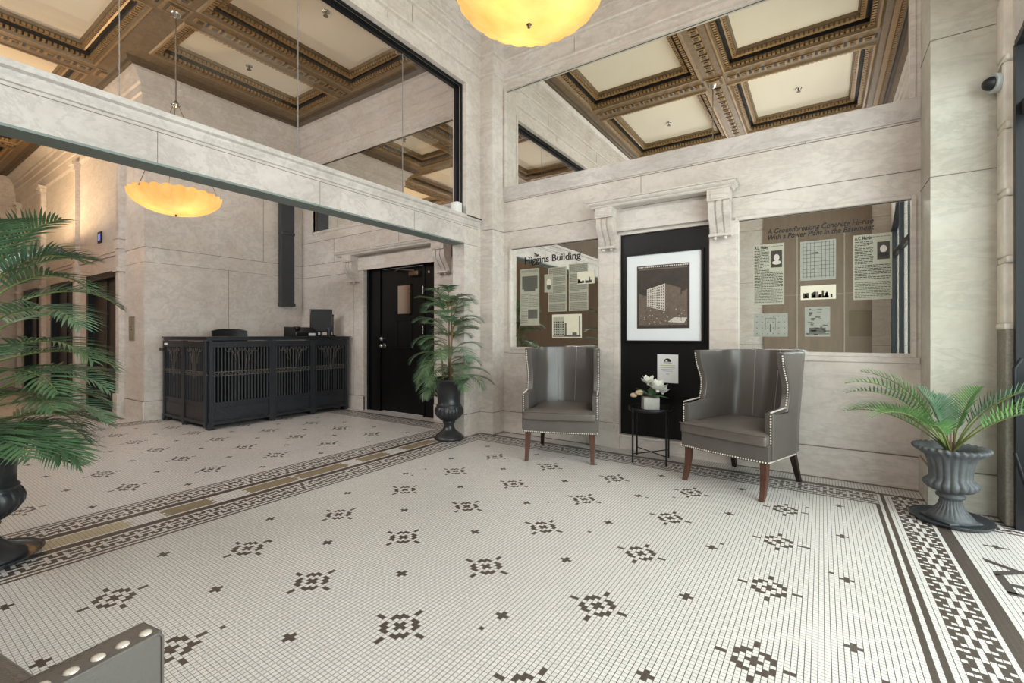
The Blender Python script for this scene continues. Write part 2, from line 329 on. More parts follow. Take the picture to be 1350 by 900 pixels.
# ------------------------------------------------------------------ floor: every mosaic tile is a face, grout by its UV
XA, XB, YA, YB = -3.28, -3.47, 4.68, 4.45      # room planes: corner pilaster side, opening wall, mirror wall, pilaster face
XD, YF = -7.85, 4.80                            # wall behind the desk, far door wall
YE = 2.45                                       # elevator wall
YS = -1.5                                       # wall behind the camera
XC = 1.05                                       # street wall
XW = -15.7
ZC = 4.90
def build_floor():
    TX, TY, x0, y0 = .0206, .01963, -1.4435, 1.313
    c0, c1 = -704, 124; r0, r1 = -146, 178
    cs = np.arange(c0, c1+1); rs = np.arange(r0, r1+1)
    xe = x0+(cs-.5)*TX; m = cs > 85; xe[m] = x0+85.5*TX-TX+(cs[m]-85)*.0213
    ye = y0+(rs-.5)*TY; m = rs > 144; ye[m] = y0+144.5*TY+(rs[m]-145)*.0221
    ye = np.minimum(ye, 4.95)
    nc, nr = len(cs)-1, len(rs)-1
    C, R = np.meshgrid(cs[:-1], rs[:-1])
    X = (xe[:-1]+xe[1:])/2; Y = (ye[:-1]+ye[1:])/2; XX, YY = np.meshgrid(X, Y)
    def motif(C, R):
        a = np.abs((C+15) % 30-15); b = np.abs((R+15) % 30-15); d = np.zeros(C.shape, bool)
        for p, q in ((0,0),(1,0),(0,1),(3,1),(3,2),(2,2),(2,3),(1,3),(5,0),(6,0),(0,5),(0,6)): d |= (a == p) & (b == q)
        a2 = np.abs(C % 30-15); b2 = np.abs(R % 30-15)
        return d | ((a2+b2) <= 1)
    KEY = {0: (0,4), 1: (0,2,6), 2: (2,3,4,5,6), 3: (6,7,0,1,2)}
    key = np.ones((7, 8), bool)
    for i in range(7):
        for j in KEY[min(i, 6-i)]: key[i, j] = False
    def band(k, t):
        """k: tiles outward from the field edge (1 = first), t: position along"""
        d = (k == 1) | (k == 3) | ((k >= 13) & (k <= 15))
        mk = (k >= 5) & (k <= 11)
        kk = np.clip(k-5, 0, 6)
        return d | (mk & key[kk, t % 8])
    G = np.zeros(C.shape, np.int32)
    D = motif(C, R)
    D &= ~(((C < -80) & (C > -128)) | ((C > 80) & (C < 102)) | (R > 141))
    # the field of the front room
    near = C >= -103
    k1 = -88-C; k2 = R-144; k = np.maximum(k1, k2); t = np.where(k1 >= k2, R, C)
    inb = near & (k >= 1) & (C <= 86)
    D = np.where(inb, band(k, t), D)
    # right hand border
    rb = (C >= 84) & (C <= 101)
    Dr = np.zeros(C.shape, bool)
    Dr |= (C == 86) & (R <= 144); Dr |= (C == 88) & (R <= 158)
    kk = np.clip(C-91, 0, 6); mm = (C >= 91) & (C <= 97) & (R <= 156)
    Dr |= mm & key[kk, R % 8]
    Dr |= (C >= 99) & (C <= 101) & (R <= 152)
    Dr |= (R >= 157) & (R <= 158)
    D = np.where(rb & (C >= 87), Dr, D); D = np.where(rb & (C < 87) & (R <= 144), Dr, D)
    D = np.where((C >= 102), (((C-108) % 30 == 0) & (R % 30 == 15)) & (YY < 3.8), D)
    # cross and fret before the street door
    cr = (C >= 102) & (np.abs(C-109)+np.abs(R-121) <= 1) | ((C >= 102) & (R == 121) & (np.abs(C-109) <= 2))
    D = np.where(C >= 102, cr, D)
    e = (C >= 102) & (R >= 136)
    kk = np.clip(R-138, 0, 6); D = np.where(e & (R >= 138) & (R <= 144), key[kk, C % 8], D); D = np.where(e & ((R == 136) | (R == 146) | (R == 147)), True, D)
    # field of the desk room
    far = C < -112
    kf1 = C+128; kf2 = R-152; k = np.maximum(kf1, kf2); t = np.where(kf1 >= kf2, R, C)
    inb = far & (k >= 1); D = np.where(inb, band(k, t), D)
    # border of the elevator hall
    kh = R-38
    D = np.where((XX < XD-.38) & (kh >= 1), band(kh, C), D)
    # border against the desk wall
    kd = -C-298
    D = np.where((XX > XD-.4) & (kd >= 1) & (R > 40), band(kd, R), D)
    G[D] = 1
    pl = (C <= -104) & (C >= -112)
    G[pl] = 0
    mid = (C <= -105) & (C >= -111)
    rng = np.random.RandomState(3)
    def yp(px):
        s = (px-675)/605.7; cy_, sy_ = math.cos(.5932), math.sin(.5932)
        return -3.68*(cy_+sy_*s)/(cy_*s-sy_)
    for a, b, g in ((47,170,3),(215,278,2),(324,389,2),(392,455,2),(473,509,2),(530,570,2)):
        jit = (((C*7) % 5)-2)*.006
        G[mid & (YY > yp(a)+jit) & (YY < yp(b)+jit)] = g
    # stray replaced tiles and chips
    ch = (rng.rand(*C.shape) < .0006) & (G == 0) & (C > -88); G[ch] = 1
    # threshold rows by the mirror wall stay plain; drop what lies under solid walls
    keep = ~(((XX < XD-.05) & (YY > YE+.05)) | (YY > 4.86))
    idx = np.nonzero(keep.ravel())[0]
    nv = (nc+1)*(nr+1)
    VX, VY = np.meshgrid(xe, ye); co = np.stack([VX.ravel(), VY.ravel(), np.zeros(nv)], -1)
    rr, cc = idx//nc, idx % nc; a = rr*(nc+1)+cc
    quads = np.stack([a, a+1, a+nc+2, a+nc+1], -1)
    me = bpy.data.meshes.new('floor'); me.vertices.add(nv); me.vertices.foreach_set('co', co.ravel())
    nf = len(idx); me.loops.add(nf*4); me.loops.foreach_set('vertex_index', quads.ravel().astype(np.int32))
    me.polygons.add(nf); me.polygons.foreach_set('loop_start', np.arange(nf, dtype=np.int32)*4)
    me.polygons.foreach_set('loop_total', np.full(nf, 4, np.int32))
    me.polygons.foreach_set('material_index', G.ravel()[idx].astype(np.int32))
    uvl = me.uv_layers.new(name='UVMap')
    u = np.stack([cc, cc+1, cc+1, cc], -1).astype(float)+ 0.0; v = np.stack([rr, rr, rr+1, rr+1], -1).astype(float)
    uvl.data.foreach_set('uv', np.stack([u.ravel(), v.ravel()], -1).ravel())
    me.update(calc_edges=True); me.validate()
    for m_ in (M_TW, M_TD, M_TP, M_TL): me.materials.append(m_)
    o = bpy.data.objects.new('floor', me); COL.objects.link(o); struct(o)
    # solid bed under the tiles
    b = MB(); b.box(XW-.2, XC+3, YS-.2, 5.1, -.25, -.004); s = b.build('trim_30', M_JOINT); struct(s)
    # inlaid letters in front of the street door, read on entering
    b = MB()
    for chh, yc in (('N', 2.965), ('T', 3.165), ('Y', 3.36)):
        Mx = Matrix.Translation((.965, yc, .0015)) @ Matrix.Rotation(PI/2, 4, 'Z')
        text_mesh(b, chh, .36, Mx, bold=.0015, align='CENTER')
    struct(b.build('trim_31', M_TDL))
M_TDL = mat('dark_letter_tile', srgb(84,76,72), .4, noise=.2, nscale=30)
build_floor()

# ------------------------------------------------------------------ walls
def joints(mb, segs, mi=1):
    """thin proud mortar lines; segs = boxes"""
    for s_ in segs: mb.box(*s_, mi)
# mirror wall (right in the photograph)
w = MB()
T = .25
w.box(-3.30, -1.776, YA, YA+T, 0, 1.055); w.box(-.886, XC+.2, YA, YA+T, 0, 1.055); w.box(-1.776, -.886, YA+.06, YA+T, 0, 2.255)
for a, b in ((-3.30,-3.165),(-2.02,-1.776),(-.886,-.635),(.575,XC+.2)): w.box(a, b, YA, YA+T, 1.055, 2.255)
w.box(-3.30, -1.776, YA, YA+T, 2.255, 3.03); w.box(-.886, XC+.2, YA, YA+T, 2.255, 3.03); w.box(-1.776, -.886, YA, YA+T, 2.255, 3.03)
w.box(-3.30, -3.245, YA, YA+T, 3.03, 4.22); w.box(.565, XC+.2, YA, YA+T, 3.03, 4.22)
w.box(-3.30, XC+.2, YA, YA+T, 4.22, 5.2)
jz = .0025
w2 = [(-3.28,.63,YA-jz,YA,2.468,2.474),(-3.28,.63,YA-jz,YA,2.840,2.847),(-3.28,-2.02,YA-jz,YA,.985,.990),(-.635,.63,YA-jz,YA,.985,.990)]
for x in (-1.55,): w2.append((x,x+.004,YA-jz,YA,2.474,2.84))
for x in (-2.9,-2.35,-1.05,-.12): w2.append((x,x+.004,YA-jz,YA,2.847,3.03))
w2 += [(-2.15,-2.145,YA-jz,YA,.26,.985),(-.55,-.545,YA-jz,YA,.26,.985)]
joints(w, w2)
struct(w.build('wall_back', [M_MARBLE, M_JOINT]))
# pale band under the upper mirror, sill strips and mirror surrounds
w = MB()
w.box(-3.28, .63, YA-.012, YA, 2.86, 3.03, 0)
for x0, x1, z0, z1 in ((-3.165,-2.02,1.055,2.255),(-.635,.575,1.055,2.255)):
    for b in ((x0-.03,x0,z0-.03,z1+.03),(x1,x1+.03,z0-.03,z1+.03),(x0,x1,z0-.03,z0),(x0,x1,z1,z1+.03)): w.box(b[0],b[1],YA-.016,YA+.0005,b[2],b[3],1)
    w.box(x0-.05, x1+.05, YA-.012, YA, z0-.075, z0-.03, 1)
w.box(-3.275, -3.245, YA-.014, YA, 3.03, 4.25, 1); w.box(.565, .60, YA-.014, YA, 3.03, 4.25, 1); w.box(-3.245, .565, YA-.014, YA, 4.22, 4.25, 1)
struct(w.build('trim_1', [M_MARBLE2, M_MARBLE], bevel=.003))
# pilaster strips beside the black panel
w = MB()
for a, b in ((-2.005,-1.776),(-.886,-.655)):
    w.box(a, b, YA-.022, YA, 0, 2.26, 0); w.box(a+.17 if a < -1 else a, (a+.174) if a < -1 else a+.004, YA-.0245, YA-.02, .2, 2.2, 1)
    w.box(a, b, YA-.0245, YA-.02, .262, .267, 1)
struct(w.build('trim_2', [M_MARBLE, M_JOINT], bevel=.002))
# black recessed panel with its sill
w = MB(); w.box(-1.776, -.886, YA+.03, YA+.06, .155, 2.255, 0); struct(w.build('trim_3', [M_BLACK]))
w = MB(); w.box(-1.776, -.886, YA-.01, YA+.2, 0, .13, 0); w.box(-1.776, -.886, YA-.03, YA+.2, .13, .155, 0); struct(w.build('trim_4', [M_MARBLE], bevel=.004))
# baseboards
w = MB()
for a, b in ((XA,-2.005),(-.655,.63)): w.box(a, b, YA-.022, YA, 0.008, .258, 0); w.box(a, b, YA-.03, YA, 0, .008, 1); w.box(a,b,YA-.02,YA,.258,.264,1)
struct(w.build('baseboard_back', [M_MARBLE, M_JOINT], bevel=.002))
# corner pilaster
w = MB(); w.box(XB-.3, XA, YB, YA+.1, 0, 5.1, 0)
w.box(XB, XA+.012, YB-.012, YA, .01, .262, 0); w.box(XB-.02, XA+.003, YB-.003, YA, .262, .268, 1); w.box(XB, XA+.02, YB-.02, YA, 0, .01, 1)
w.box(XB, XA+.003, YB-.003, YA, 2.468, 2.474, 1)
struct(w.build('trim_5', [M_MARBLE, M_JOINT]))
# opening wall (left): pier, beam, wall over the glass
PT = .18
w = MB()
w.box(XB-PT, XB, 4.15, YF+.1, 0, 5.2, 0)
w.box(XB-PT, XB, YS, 4.15, 4.14, 5.2, 0)
w.box(XB-PT, XB, YS, -1.0, 0, 4.14, 0)
w.box(XB-.003, XB+.012, 4.165, YB, .01, .262, 0); w.box(XB-.003, XB+.003, 4.15, YB, .262, .268, 1); w.box(XB,XB+.02,4.15,YB,0,.01,1)
for y in (3.0, 1.6, .2): w.box(XB, XB+.003, y, y+.004, 4.2, 4.34, 1)
struct(w.build('wall_left', [M_MARBLE, M_JOINT]))
w = MB()
w.box(XB-PT, XB, -1.0, 4.15, 2.285, 2.58, 0)
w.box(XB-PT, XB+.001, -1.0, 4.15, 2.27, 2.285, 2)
w.sweep([(XB,-1.0),(XB,4.42)], [(0,2.50),(.012,2.505),(.012,2.525),(.02,2.545),(.022,2.56),(.04,2.572),(.045,2.59),(.045,2.605),(0,2.607)], mi=0)
w.box(XB-PT, XB+.04, -1.0, 4.15, 2.58, 2.606, 0)
w.box(XB, XB+.045, 4.15, 4.42, 2.58, 2.606, 0)
w.sweep([(XB-PT,4.15),(XB-PT,-1.0)], [(0,2.50),(.012,2.505),(.02,2.545),(.03,2.59),(.03,2.605),(0,2.606)], mi=0)
w.box(XB, XB+.002, -1.0, 4.40, 2.478, 2.482, 1)
for y in (3.35, 2.28, 1.15, -.05): w.box(XB, XB+.002, y, y+.003, 2.285, 2.478, 1)
w.box(XB-PT,XB+.001,4.15,4.42,2.27,2.275,1)
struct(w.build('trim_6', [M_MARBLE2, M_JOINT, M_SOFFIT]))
# marble surround of the upper glass
w = MB()
for o_, d in ((.0,.03),(.05,.018)):
    w.box(XB, XB+d, 4.15+o_, 4.2+o_, 2.608, 4.14+o_, 0); w.box(XB, XB+d, -1, 4.2+o_, 4.14+o_, 4.19+o_, 0)
struct(w.build('trim_7', [M_MARBLE]))
# upper glass in its black frame
w = MB()
w.box(XB-.12, XB-.08, 4.10, 4.15, 2.606, 4.14); w.box(XB-.12, XB-.08, -1, 4.12, 4.095, 4.14); w.box(XB-.05,XB-.03,-1,4.15,4.12,4.14); w.box(XB-.05,XB-.03,4.13,4.15,2.606,4.14)
w.box(XB-.11, XB-.09, -1, 4.12, 2.600, 2.612)
fr = struct(w.build('window_1', [M_BLKM]))
w = MB(); w.box(XB-.106, XB-.098, -1, 4.11, 2.607, 4.11); w.build('pane', [M_GLASS], fr)
w = MB()
for px in (157.5, 393, 531):
    s_ = (px-675)/605.7; X_ = XB-.1; y = X_*(math.cos(.5932)+math.sin(.5932)*s_)/(math.cos(.5932)*s_-math.sin(.5932))
    w.box(XB-.107, XB-.097, y-.0012, y+.0012, 2.607, 4.11)
w.build('pane_joint', [mat('seal_grey', srgb(130,132,130), .5, noise=.1)], fr)
# cornice of the front room
CORN = [(0,4.325),(.03,4.335),(.035,4.35),(.035,4.365),(.022,4.37),(.022,4.55),(.048,4.556),(.055,4.575),(.055,4.588),(.044,4.592),(.044,4.69),(.07,4.696),(.075,4.71),(.075,4.722),(.066,4.726),(.066,4.79),(.09,4.795),(.10,4.83),(.13,4.87),(.145,4.885),(.17,4.89),(.17,4.9)]
NP = [(XC,YS),(XB,YS),(XB,YB),(XA,YB),(XA,YA),(.63,YA),(.63,4.3),(XC,4.3),(XC,YS)]
w = MB(); w.sweep(NP, CORN); struct(w.build('trim_8', [M_MARBLE]))
w = MB(); w.sweep(NP, [(.14,4.872),(.17,4.872),(.19,4.885),(.22,4.885),(.25,4.905)]); struct(w.build('trim_9', [M_BRONZED]))
w = MB()
for y in (3.3, 1.5): w.box(XB+.022, XB+.0245, y, y+.004, 4.38, 4.555)
for x in (-2.3,-.7): w.box(x, x+.004, YA-.0245, YA-.022, 4.38, 4.555)
struct(w.build('trim_10', [M_JOINT]))
# street side pier
w = MB()
w.box(.63, XC+.3, 4.3, YA, 0, 5.2, 0)
w.box(.615, .955, 4.285, YA-.02, .008, .27, 0)
for z in (.272, 2.3, 3.25): w.box(.6275, .96, 4.2975, YA, z, z+.005, 1)
struct(w.build('trim_11', [marble('marble_pier', srgb(206,202,190), srgb(190,184,170), srgb(164,160,148)), M_JOINT]))
# rear wall and its brown panel (seen in the mirrors)
w = MB(); w.box(XB-.02, XC+.2, YS-.2, YS, 0, 3.75, 0); w.box(XB-.02, XC+.2, YS-.2, YS, 4.75, 5.2, 0); w.box(XB-.02,-3.35,YS-.2,YS,3.75,4.75,0); w.box(.85,XC+.2,YS-.2,YS,3.75,4.75,0)  # high opening is invented, lets the added fill lamp in
for z in (1.0, 2.3, 3.4): w.box(XB, XC, YS, YS+.003, z, z+.006, 1)
struct(w.build('wall_front', [M_MARBLE, M_JOINT]))
w = MB(); w.box(-1.0, .78, YS, YS+.04, .02, 3.62, 0)
for x in (-.42, .35): w.box(x, x+.02, YS+.04, YS+.05, .3, 3.2, 1)
w.box(-1.0,.78,YS+.04,YS+.043,2.0,2.006,1)
struct(w.build('trim_12', [mat('brown_stone', srgb(138,120,104), .5, noise=.2, nscale=4, stretch=(3,1,.6)), mat('pale_trim', srgb(176,166,148), .5, noise=.1)]))

# street wall with its arched opening
def arch_pts(n=24, y0=-.85, y1=4.12, zs=3.02, zt=4.2):
    cy_ = (y0+y1)/2; a = (y1-y0)/2
    return [(cy_+a*math.cos(PI*i/n), zs+(zt-zs)*max(math.sin(PI*i/n),0)**3.4) for i in range(n+1)]
w = MB()
ap = arch_pts()
for xx0, xx1 in ((XC, XC+.45),):
    # left and right jambs and the part over the arch
    w.box(xx0, xx1, 4.12, 4.7, 0, 5.2, 0); w.box(xx0, xx1, YS-.2, -.85, 0, 5.2, 0)
    for i in range(len(ap)-1):
        (ya, za), (yb, zb) = ap[i], ap[i+1]
        v = [(x, y, z) for x in (xx0, xx1) for (y, z) in ((ya,za),(yb,zb),(yb,5.2),(ya,5.2))]
        w.add(v, [(0,1,2,3),(4,7,6,5),(0,4,5,1),(2,6,7,3),(1,5,6,2),(0,3,7,4)], 0)
w.box(.995, XC+.01, 4.105, 4.29, 1.27, 5.05, 0)
struct(w.build('wall_right', [M_STONEW]))
w = MB()   # rusticated jamb blocks and granite foot
z = 1.262
for k in range(8):
    z1 = z+.425
    w.bbox(.955, XC+.02, 4.155, 4.30, z+.012, z1-.03, .012, 0)
    w.bbox(.96, XC+.05, 4.125, 4.30, z1-.03, z1+.012, .012, 0)
    z = z1
for z in (1.262, ): w.bbox(.95, XC+.02, 4.13, 4.30, 1.235, 1.275, .01, 0)
struct(w.build('trim_13', [M_STONE]))
w = MB(); w.bbox(.955, XC+.05, 4.12, 4.30, 0, 1.24, .012); struct(w.build('trim_14', [M_GRAN]))
# street door: black arched frame with glass leaves
w = MB(); fp = arch_pts(30, -.83, 4.10, 3.0, 4.17)
path = [(XC-.02, 4.07, 0)]+[(XC-.02, y, z) for y, z in fp]+[(XC-.02, -.83, 0)]
def frame_run(mb, pts, wx, wd, mi=0):
    for (a, b) in zip(pts[:-1], pts[1:]):
        a = Vector(a); b = Vector(b); d = (b-a).normalized(); nrm = Vector((1,0,0)).cross(d).normalized()
        v = [a+Vector((sx*wx,0,0))+nrm*sn*wd for sx in (-1,1) for sn in (-1,1)]+[b+Vector((sx*wx,0,0))+nrm*sn*wd for sx in (-1,1) for sn in (-1,1)]
        mb.add(v, [(0,1,3,2),(4,6,7,5),(0,4,5,1),(2,3,7,6),(0,2,6,4),(1,5,7,3)], mi)
frame_run(w, [(XC-.02,4.09,0)]+[(XC-.02,y,z) for y,z in fp]+[(XC-.02,-.83,0)],   .04, .022)
w.box(XC-.04, XC+.02, -.83, 4.1, 2.55, 2.63)
for y in (3.2, 2.3, 1.62, .9, .0): w.box(XC-.04, XC+.02, y-.03, y+.03, 0, 4.0 if .2 < y < 3 else 3.6)
dr = struct(w.build('door_4', [M_BLKM]))
w = MB(); w.box(XC-.012, XC-.004, -.8, 4.07, .1, 3.55); w.build('glass_pane', [M_GLASSD], dr)
w = MB(); w.tube([(XC-.06,3.98,.72),(XC-.09,3.98,.8),(XC-.09,3.98,1.0),(XC-.06,3.98,1.06)], .009); w.tube([(XC-.05,3.95,.3),(XC-.1,3.93,.5)], .008); w.build('pull_handle', [M_BLKM], dr)
w = MB(); w.box(XC+.46, XC+6, YS-4, 8, -.12, -.02); struct(w.build('ground', [M_ROAD]))

# far door wall
w = MB()
w.box(XD-.1, -6.09, YF, YF+.3, 0, 2.27); w.box(-4.55, XB-PT, YF, YF+.3, 0, 2.27)
w.box(XD-.1, XB-PT, YF, YF+.3, 2.27, 3.02); w.box(XD-.1, -7.5, YF, YF+.3, 3.02, 4.23); w.box(-4.0, XB-PT, YF, YF+.3, 3.02, 4.23)
w.box(XD-.1, XB-PT, YF, YF+.3, 4.23, 5.2)
joints(w, [(XD,XB-PT,YF-.003,YF,2.44,2.446),(XD,-6.5,YF-.003,YF,2.22,2.226),(XD,XB-PT,YF-.003,YF,2.84,2.846),(-6.9,-6.896,YF-.003,YF,2.446,2.84),(-5.3,-5.296,YF-.003,YF,2.446,2.84)])
struct(w.build('wall_far', [M_MARBLE, M_JOINT]))
w = MB()
for a, b in ((-6.46,-6.09),(-4.55,-4.2)):
    w.box(a, b, YF-.025, YF, 0, 2.27, 0); w.box(a+.13,a+.134,YF-.0275,YF-.02,.2,2.2,1); w.box(a,b,YF-.035,YF,.0,.22,0); w.box(a,b,YF-.0375,YF,.222,.227,1)
struct(w.build('trim_15', [M_MARBLE, M_JOINT], bevel=.002))
w = MB(); w.box(-7.53,-7.5,YF-.015,YF+.03,3.0,4.26); w.box(-7.5,-4,YF-.015,YF+.03,4.23,4.26); w.box(-7.53,-4,YF-.015,YF,2.98,3.02); struct(w.build('trim_16',[M_MARBLE]))
# desk wall, elevator wall, end wall, rear walls of the far room
w = MB(); w.box(XD-.25, XD, YE, YF+.1, 0, 5.2, 0)
joints(w, [(XD,XD+.003,YE,YF,2.436,2.442),(XD,XD+.003,YE,YF,2.225,2.229),(XD,XD+.003,3.55,3.554,.26,2.22),(XD,XD+.003,4.1,4.104,2.44,4.2),(XD,XD+.003,YE,YF,.262,.268)])
w.box(XD, XD+.02, YE, YF, 0, .262, 0)
struct(w.build('wall_desk', [M_MARBLE, M_JOINT]))
w = MB()
ev = [(-10.45,-8.95),(-12.75,-11.25),(-15.05,-13.55)]
xs = [XD-.02]
xr = XD-.25
for a, b in ev:
    w.box(b, xr, YE, YE+.3, 0, 5.2, 0); w.box(a, b, YE, YE+.3, 2.2, 5.2, 0); xr = a
w.box(XW, xr, YE, YE+.3, 0, 5.2, 0)
joints(w, [(-8.6,XD+.002,YE-.003,YE,2.436,2.442),(-8.6,XD,YE-.003,YE,2.225,2.229)])
w.box(-8.55, XD, YE-.02, YE, 0, .262, 0); w.box(-8.55, XD, YE-.0225, YE, .262, .268, 1)
w.box(XW, -8.6, YE-.025, YE, 2.42, 2.47, 0); w.box(XW, -8.6, YE-.04, YE, 2.47, 2.50, 0)
struct(w.build('wall_elevator', [M_MARBLE, M_JOINT]))
w = MB()   # slim hall pilasters
for x in (-8.68, -10.86, -13.15, -15.3):
    w.box(x-.07, x+.07, YE-.07, YE, .3, 4.2, 0); w.box(x-.09, x+.09, YE-.10, YE, 0, .33, 0); w.box(x-.10, x+.10, YE-.10, YE, 2.62, 2.66, 0)
    w.box(x-.085, x+.085, YE-.085, YE, 2.48, 2.62, 0); w.box(x-.10,x+.10,YE-.10,YE,2.14,2.2,0); w.box(x-.09, x+.09, YE-.09, YE, 4.08, 4.2, 0); w.box(x-.115,x+.115,YE-.12,YE,4.16,4.22,0)
    w.box(x-.035,x+.035,YE-.0725,YE-.069,2.75,4.0,1)
struct(w.build('trim_17', [M_MARBLE, M_MARBLE2], bevel=.006))
for n_, (a, b) in zip((2, 3, 5), ev):
    w = MB(); w.box(a, b, YE+.0, YE+.12, 0, .035, 1)
    for q in ((a,a+.10),(b-.10,b)): w.box(q[0],q[1],YE+.0,YE+.16,0,2.2,1)
    w.box(a, b, YE+.0, YE+.16, 2.1, 2.2, 1)
    d_ = struct(w.build('door_%d' % n_, [M_ELEV, M_BLKM], bevel=.004))
    w = MB(); mid = (a+b)/2; w.box(a+.1, mid-.003, YE+.08, YE+.12, .02, 2.1, 0); w.build('sliding_leaf', [M_ELEV], d_)
    w = MB(); w.box(mid+.003, b-.1, YE+.10, YE+.14, .02, 2.1, 0); w.build('sliding_leaf', [M_ELEV], d_)
w = MB(); w.box(XW-.2, XW, YS-.2, YE+.3, 0, 5.2); struct(w.build('wall_end', [M_MARBLE]))
w = MB(); w.box(XW, XB-PT, YS-.2, YS, 0, 3.75); w.box(XW, XB-PT, YS-.2, YS, 4.75, 5.2); w.box(XW,-7.7,YS-.2,YS,3.75,4.75); w.box(-3.9,XB-PT,YS-.2,YS,3.75,4.75); struct(w.build('wall_rear', [M_WOODB]))  # opening near the top is made up for the far room's fill lamp
for n_, x0_, x1_ in ((2,-3.35,.85),(3,-7.7,-3.9)):  # invented, unseen windows in front of the added fill lamps
    w = MB()
    for z in (3.75,4.71): w.box(x0_,x1_,YS-.12,YS-.06,z,z+.04)
    for i in range(5): x = x0_+(x1_-x0_-.04)*i/4; w.box(x,x+.04,YS-.12,YS-.06,3.75,4.75)
    fr = struct(w.build('window_%d' % n_, [M_BLKM]))
    w = MB(); w.box(x0_,x1_,YS-.095,YS-.09,3.77,4.73); w.build('pane', [M_GLASS], fr)
# cornice of far room and hall
FP = [(XB-PT,YS),(XW,YS),(XW,YE),(XD,YE),(XD,YF),(XB-PT,YF),(XB-PT,YS)]
CORF = [(0,4.18),(.015,4.20),(.03,4.215),(.03,4.24),(.02,4.25),(.02,4.40),(.035,4.41),(.035,4.55),(.055,4.565),(.055,4.68),(.08,4.70),(.085,4.73),(.14,4.80),(.155,4.82),(.19,4.83),(.19,4.86)]
FPr = FP[::-1]
w = MB(); w.sweep(FP, CORF); struct(w.build('trim_18', [M_MARBLE]))
w = MB(); w.sweep(FP, [(.17,4.845),(.20,4.845),(.22,4.865),(.26,4.868),(.30,4.905)]); struct(w.build('trim_19', [M_BRONZED]))

# ------------------------------------------------------------------ coffered ceilings
RING = [(-.03,4.898,0),(-.012,4.884,2),(.012,4.884,0),(.02,4.9,0),(.03,4.915,1),(.035,4.935,1),(.085,4.945,3),(.088,4.995,3),(.125,4.995,1),(.13,4.975,2),(.15,4.985,1),(.19,5.02,0),(.205,5.055,0),(.21,5.06,0)]
def coffers(name_n, x0, x1, y0, y1, rects):
    w = MB()
    # flats: everything outside the coffers, cut on a grid
    xs = sorted({x0, x1}|{r[0] for r in rects}|{r[1] for r in rects}); ys = sorted({y0, y1}|{r[2] for r in rects}|{r[3] for r in rects})
    for i in range(len(xs)-1):
        for j in range(len(ys)-1):
            cx_, cy_ = (xs[i]+xs[i+1])/2, (ys[j]+ys[j+1])/2
            if any(r[0] < cx_ < r[1] and r[2] < cy_ < r[3] for r in rects): continue
            w.box(xs[i], xs[i+1], ys[j], ys[j+1], 4.90, 5.12, 0)
    for (a, b, c, d) in rects:
        w.sweep([(a,c),(a,d),(b,d),(b,c)], RING, closed=True)
        def dent(off, z0, z1, dep, pitch, width, mi):
            for (p, q, ax, sgn) in ((a+off, (c+off, d-off), 'y', 1), (b-off, (c+off, d-off), 'y', -1), (c+off, (a+off, b-off), 'x', 1), (d-off, (a+off, b-off), 'x', -1)):
                L_ = q[1]-q[0]; n = max(int(L_/pitch), 1)
                for i in range(n+1):
                    t = q[0]+L_*i/n; u0, u1 = sorted((p, p+sgn*dep))
                    if ax == 'y': w.box(u0, u1, t-width/2, t+width/2, z0, z1, mi)
                    else: w.box(t-width/2, t+width/2, u0, u1, z0, z1, mi)
        dent(.036, 4.912, 4.945, .045, .052, .03, 2)
        dent(.15, 4.98, 5.012, .03, .05, .032, 2)
    # rib ornament: little square plaques with dark slots between
    def plaq(ax, c0, p0, p1):
        n = max(int((p1-p0)/.15), 1)
        for i in range(n):
            t = p0+(p1-p0)*(i+.5)/n; h_ = (p1-p0)/n*.36
            if ax == 'x':
                w.box(t-h_, t+h_, c0-.05, c0+.05, 4.885, 4.902, 2); w.box(t-h_*.55, t+h_*.55, c0-.028, c0+.028, 4.876, 4.886, 1); w.box(t+h_*1.1, t+h_*1.6, c0-.05, c0+.05, 4.897, 4.905, 3)
            else:
                w.box(c0-.05, c0+.05, t-h_, t+h_, 4.885, 4.902, 2); w.box(c0-.028, c0+.028, t-h_*.55, t+h_*.55, 4.876, 4.886, 1); w.box(c0-.05, c0+.05, t+h_*1.1, t+h_*1.6, 4.897, 4.905, 3)
    for i, r in enumerate(rects):
        for s_ in rects:
            if abs(r[2]-s_[2]) < .3 and 0 < s_[0]-r[1] < .6: plaq('y', (s_[0]+r[1])/2, max(r[2],s_[2]), min(r[3],s_[3]))
            if abs(r[0]-s_[0]) < .3 and 0 < s_[2]-r[3] < .6: plaq('x', (s_[2]+r[3])/2, max(r[0],s_[0]), min(r[1],s_[1]))
    for px_, py_ in ((-1.3,2.18),(-6.08,2.19),(-8.43,2.19),(-10.79,2.19)):
        if x0 < px_ < x1:
            w.box(px_-.13,px_+.13,py_-.13,py_+.13,4.886,4.902,2); w.box(px_-.10,px_+.10,py_-.10,py_+.10,4.878,4.888,1); w.box(px_-.07,px_+.07,py_-.07,py_+.07,4.87,4.88,2)
    o = w.build('trim_%d' % name_n, [M_BRONZE, M_BRONZED, M_GOLD, M_SLOT]); struct(o)
near_r = [(-3.14,-1.46,2.38,4.36),(-1.14,.56,2.38,4.36),(-3.14,-1.46,.02,1.98),(-1.14,.56,.02,1.98),(-3.14,-1.46,-1.2,-.36),(-1.14,.56,-1.2,-.36)]
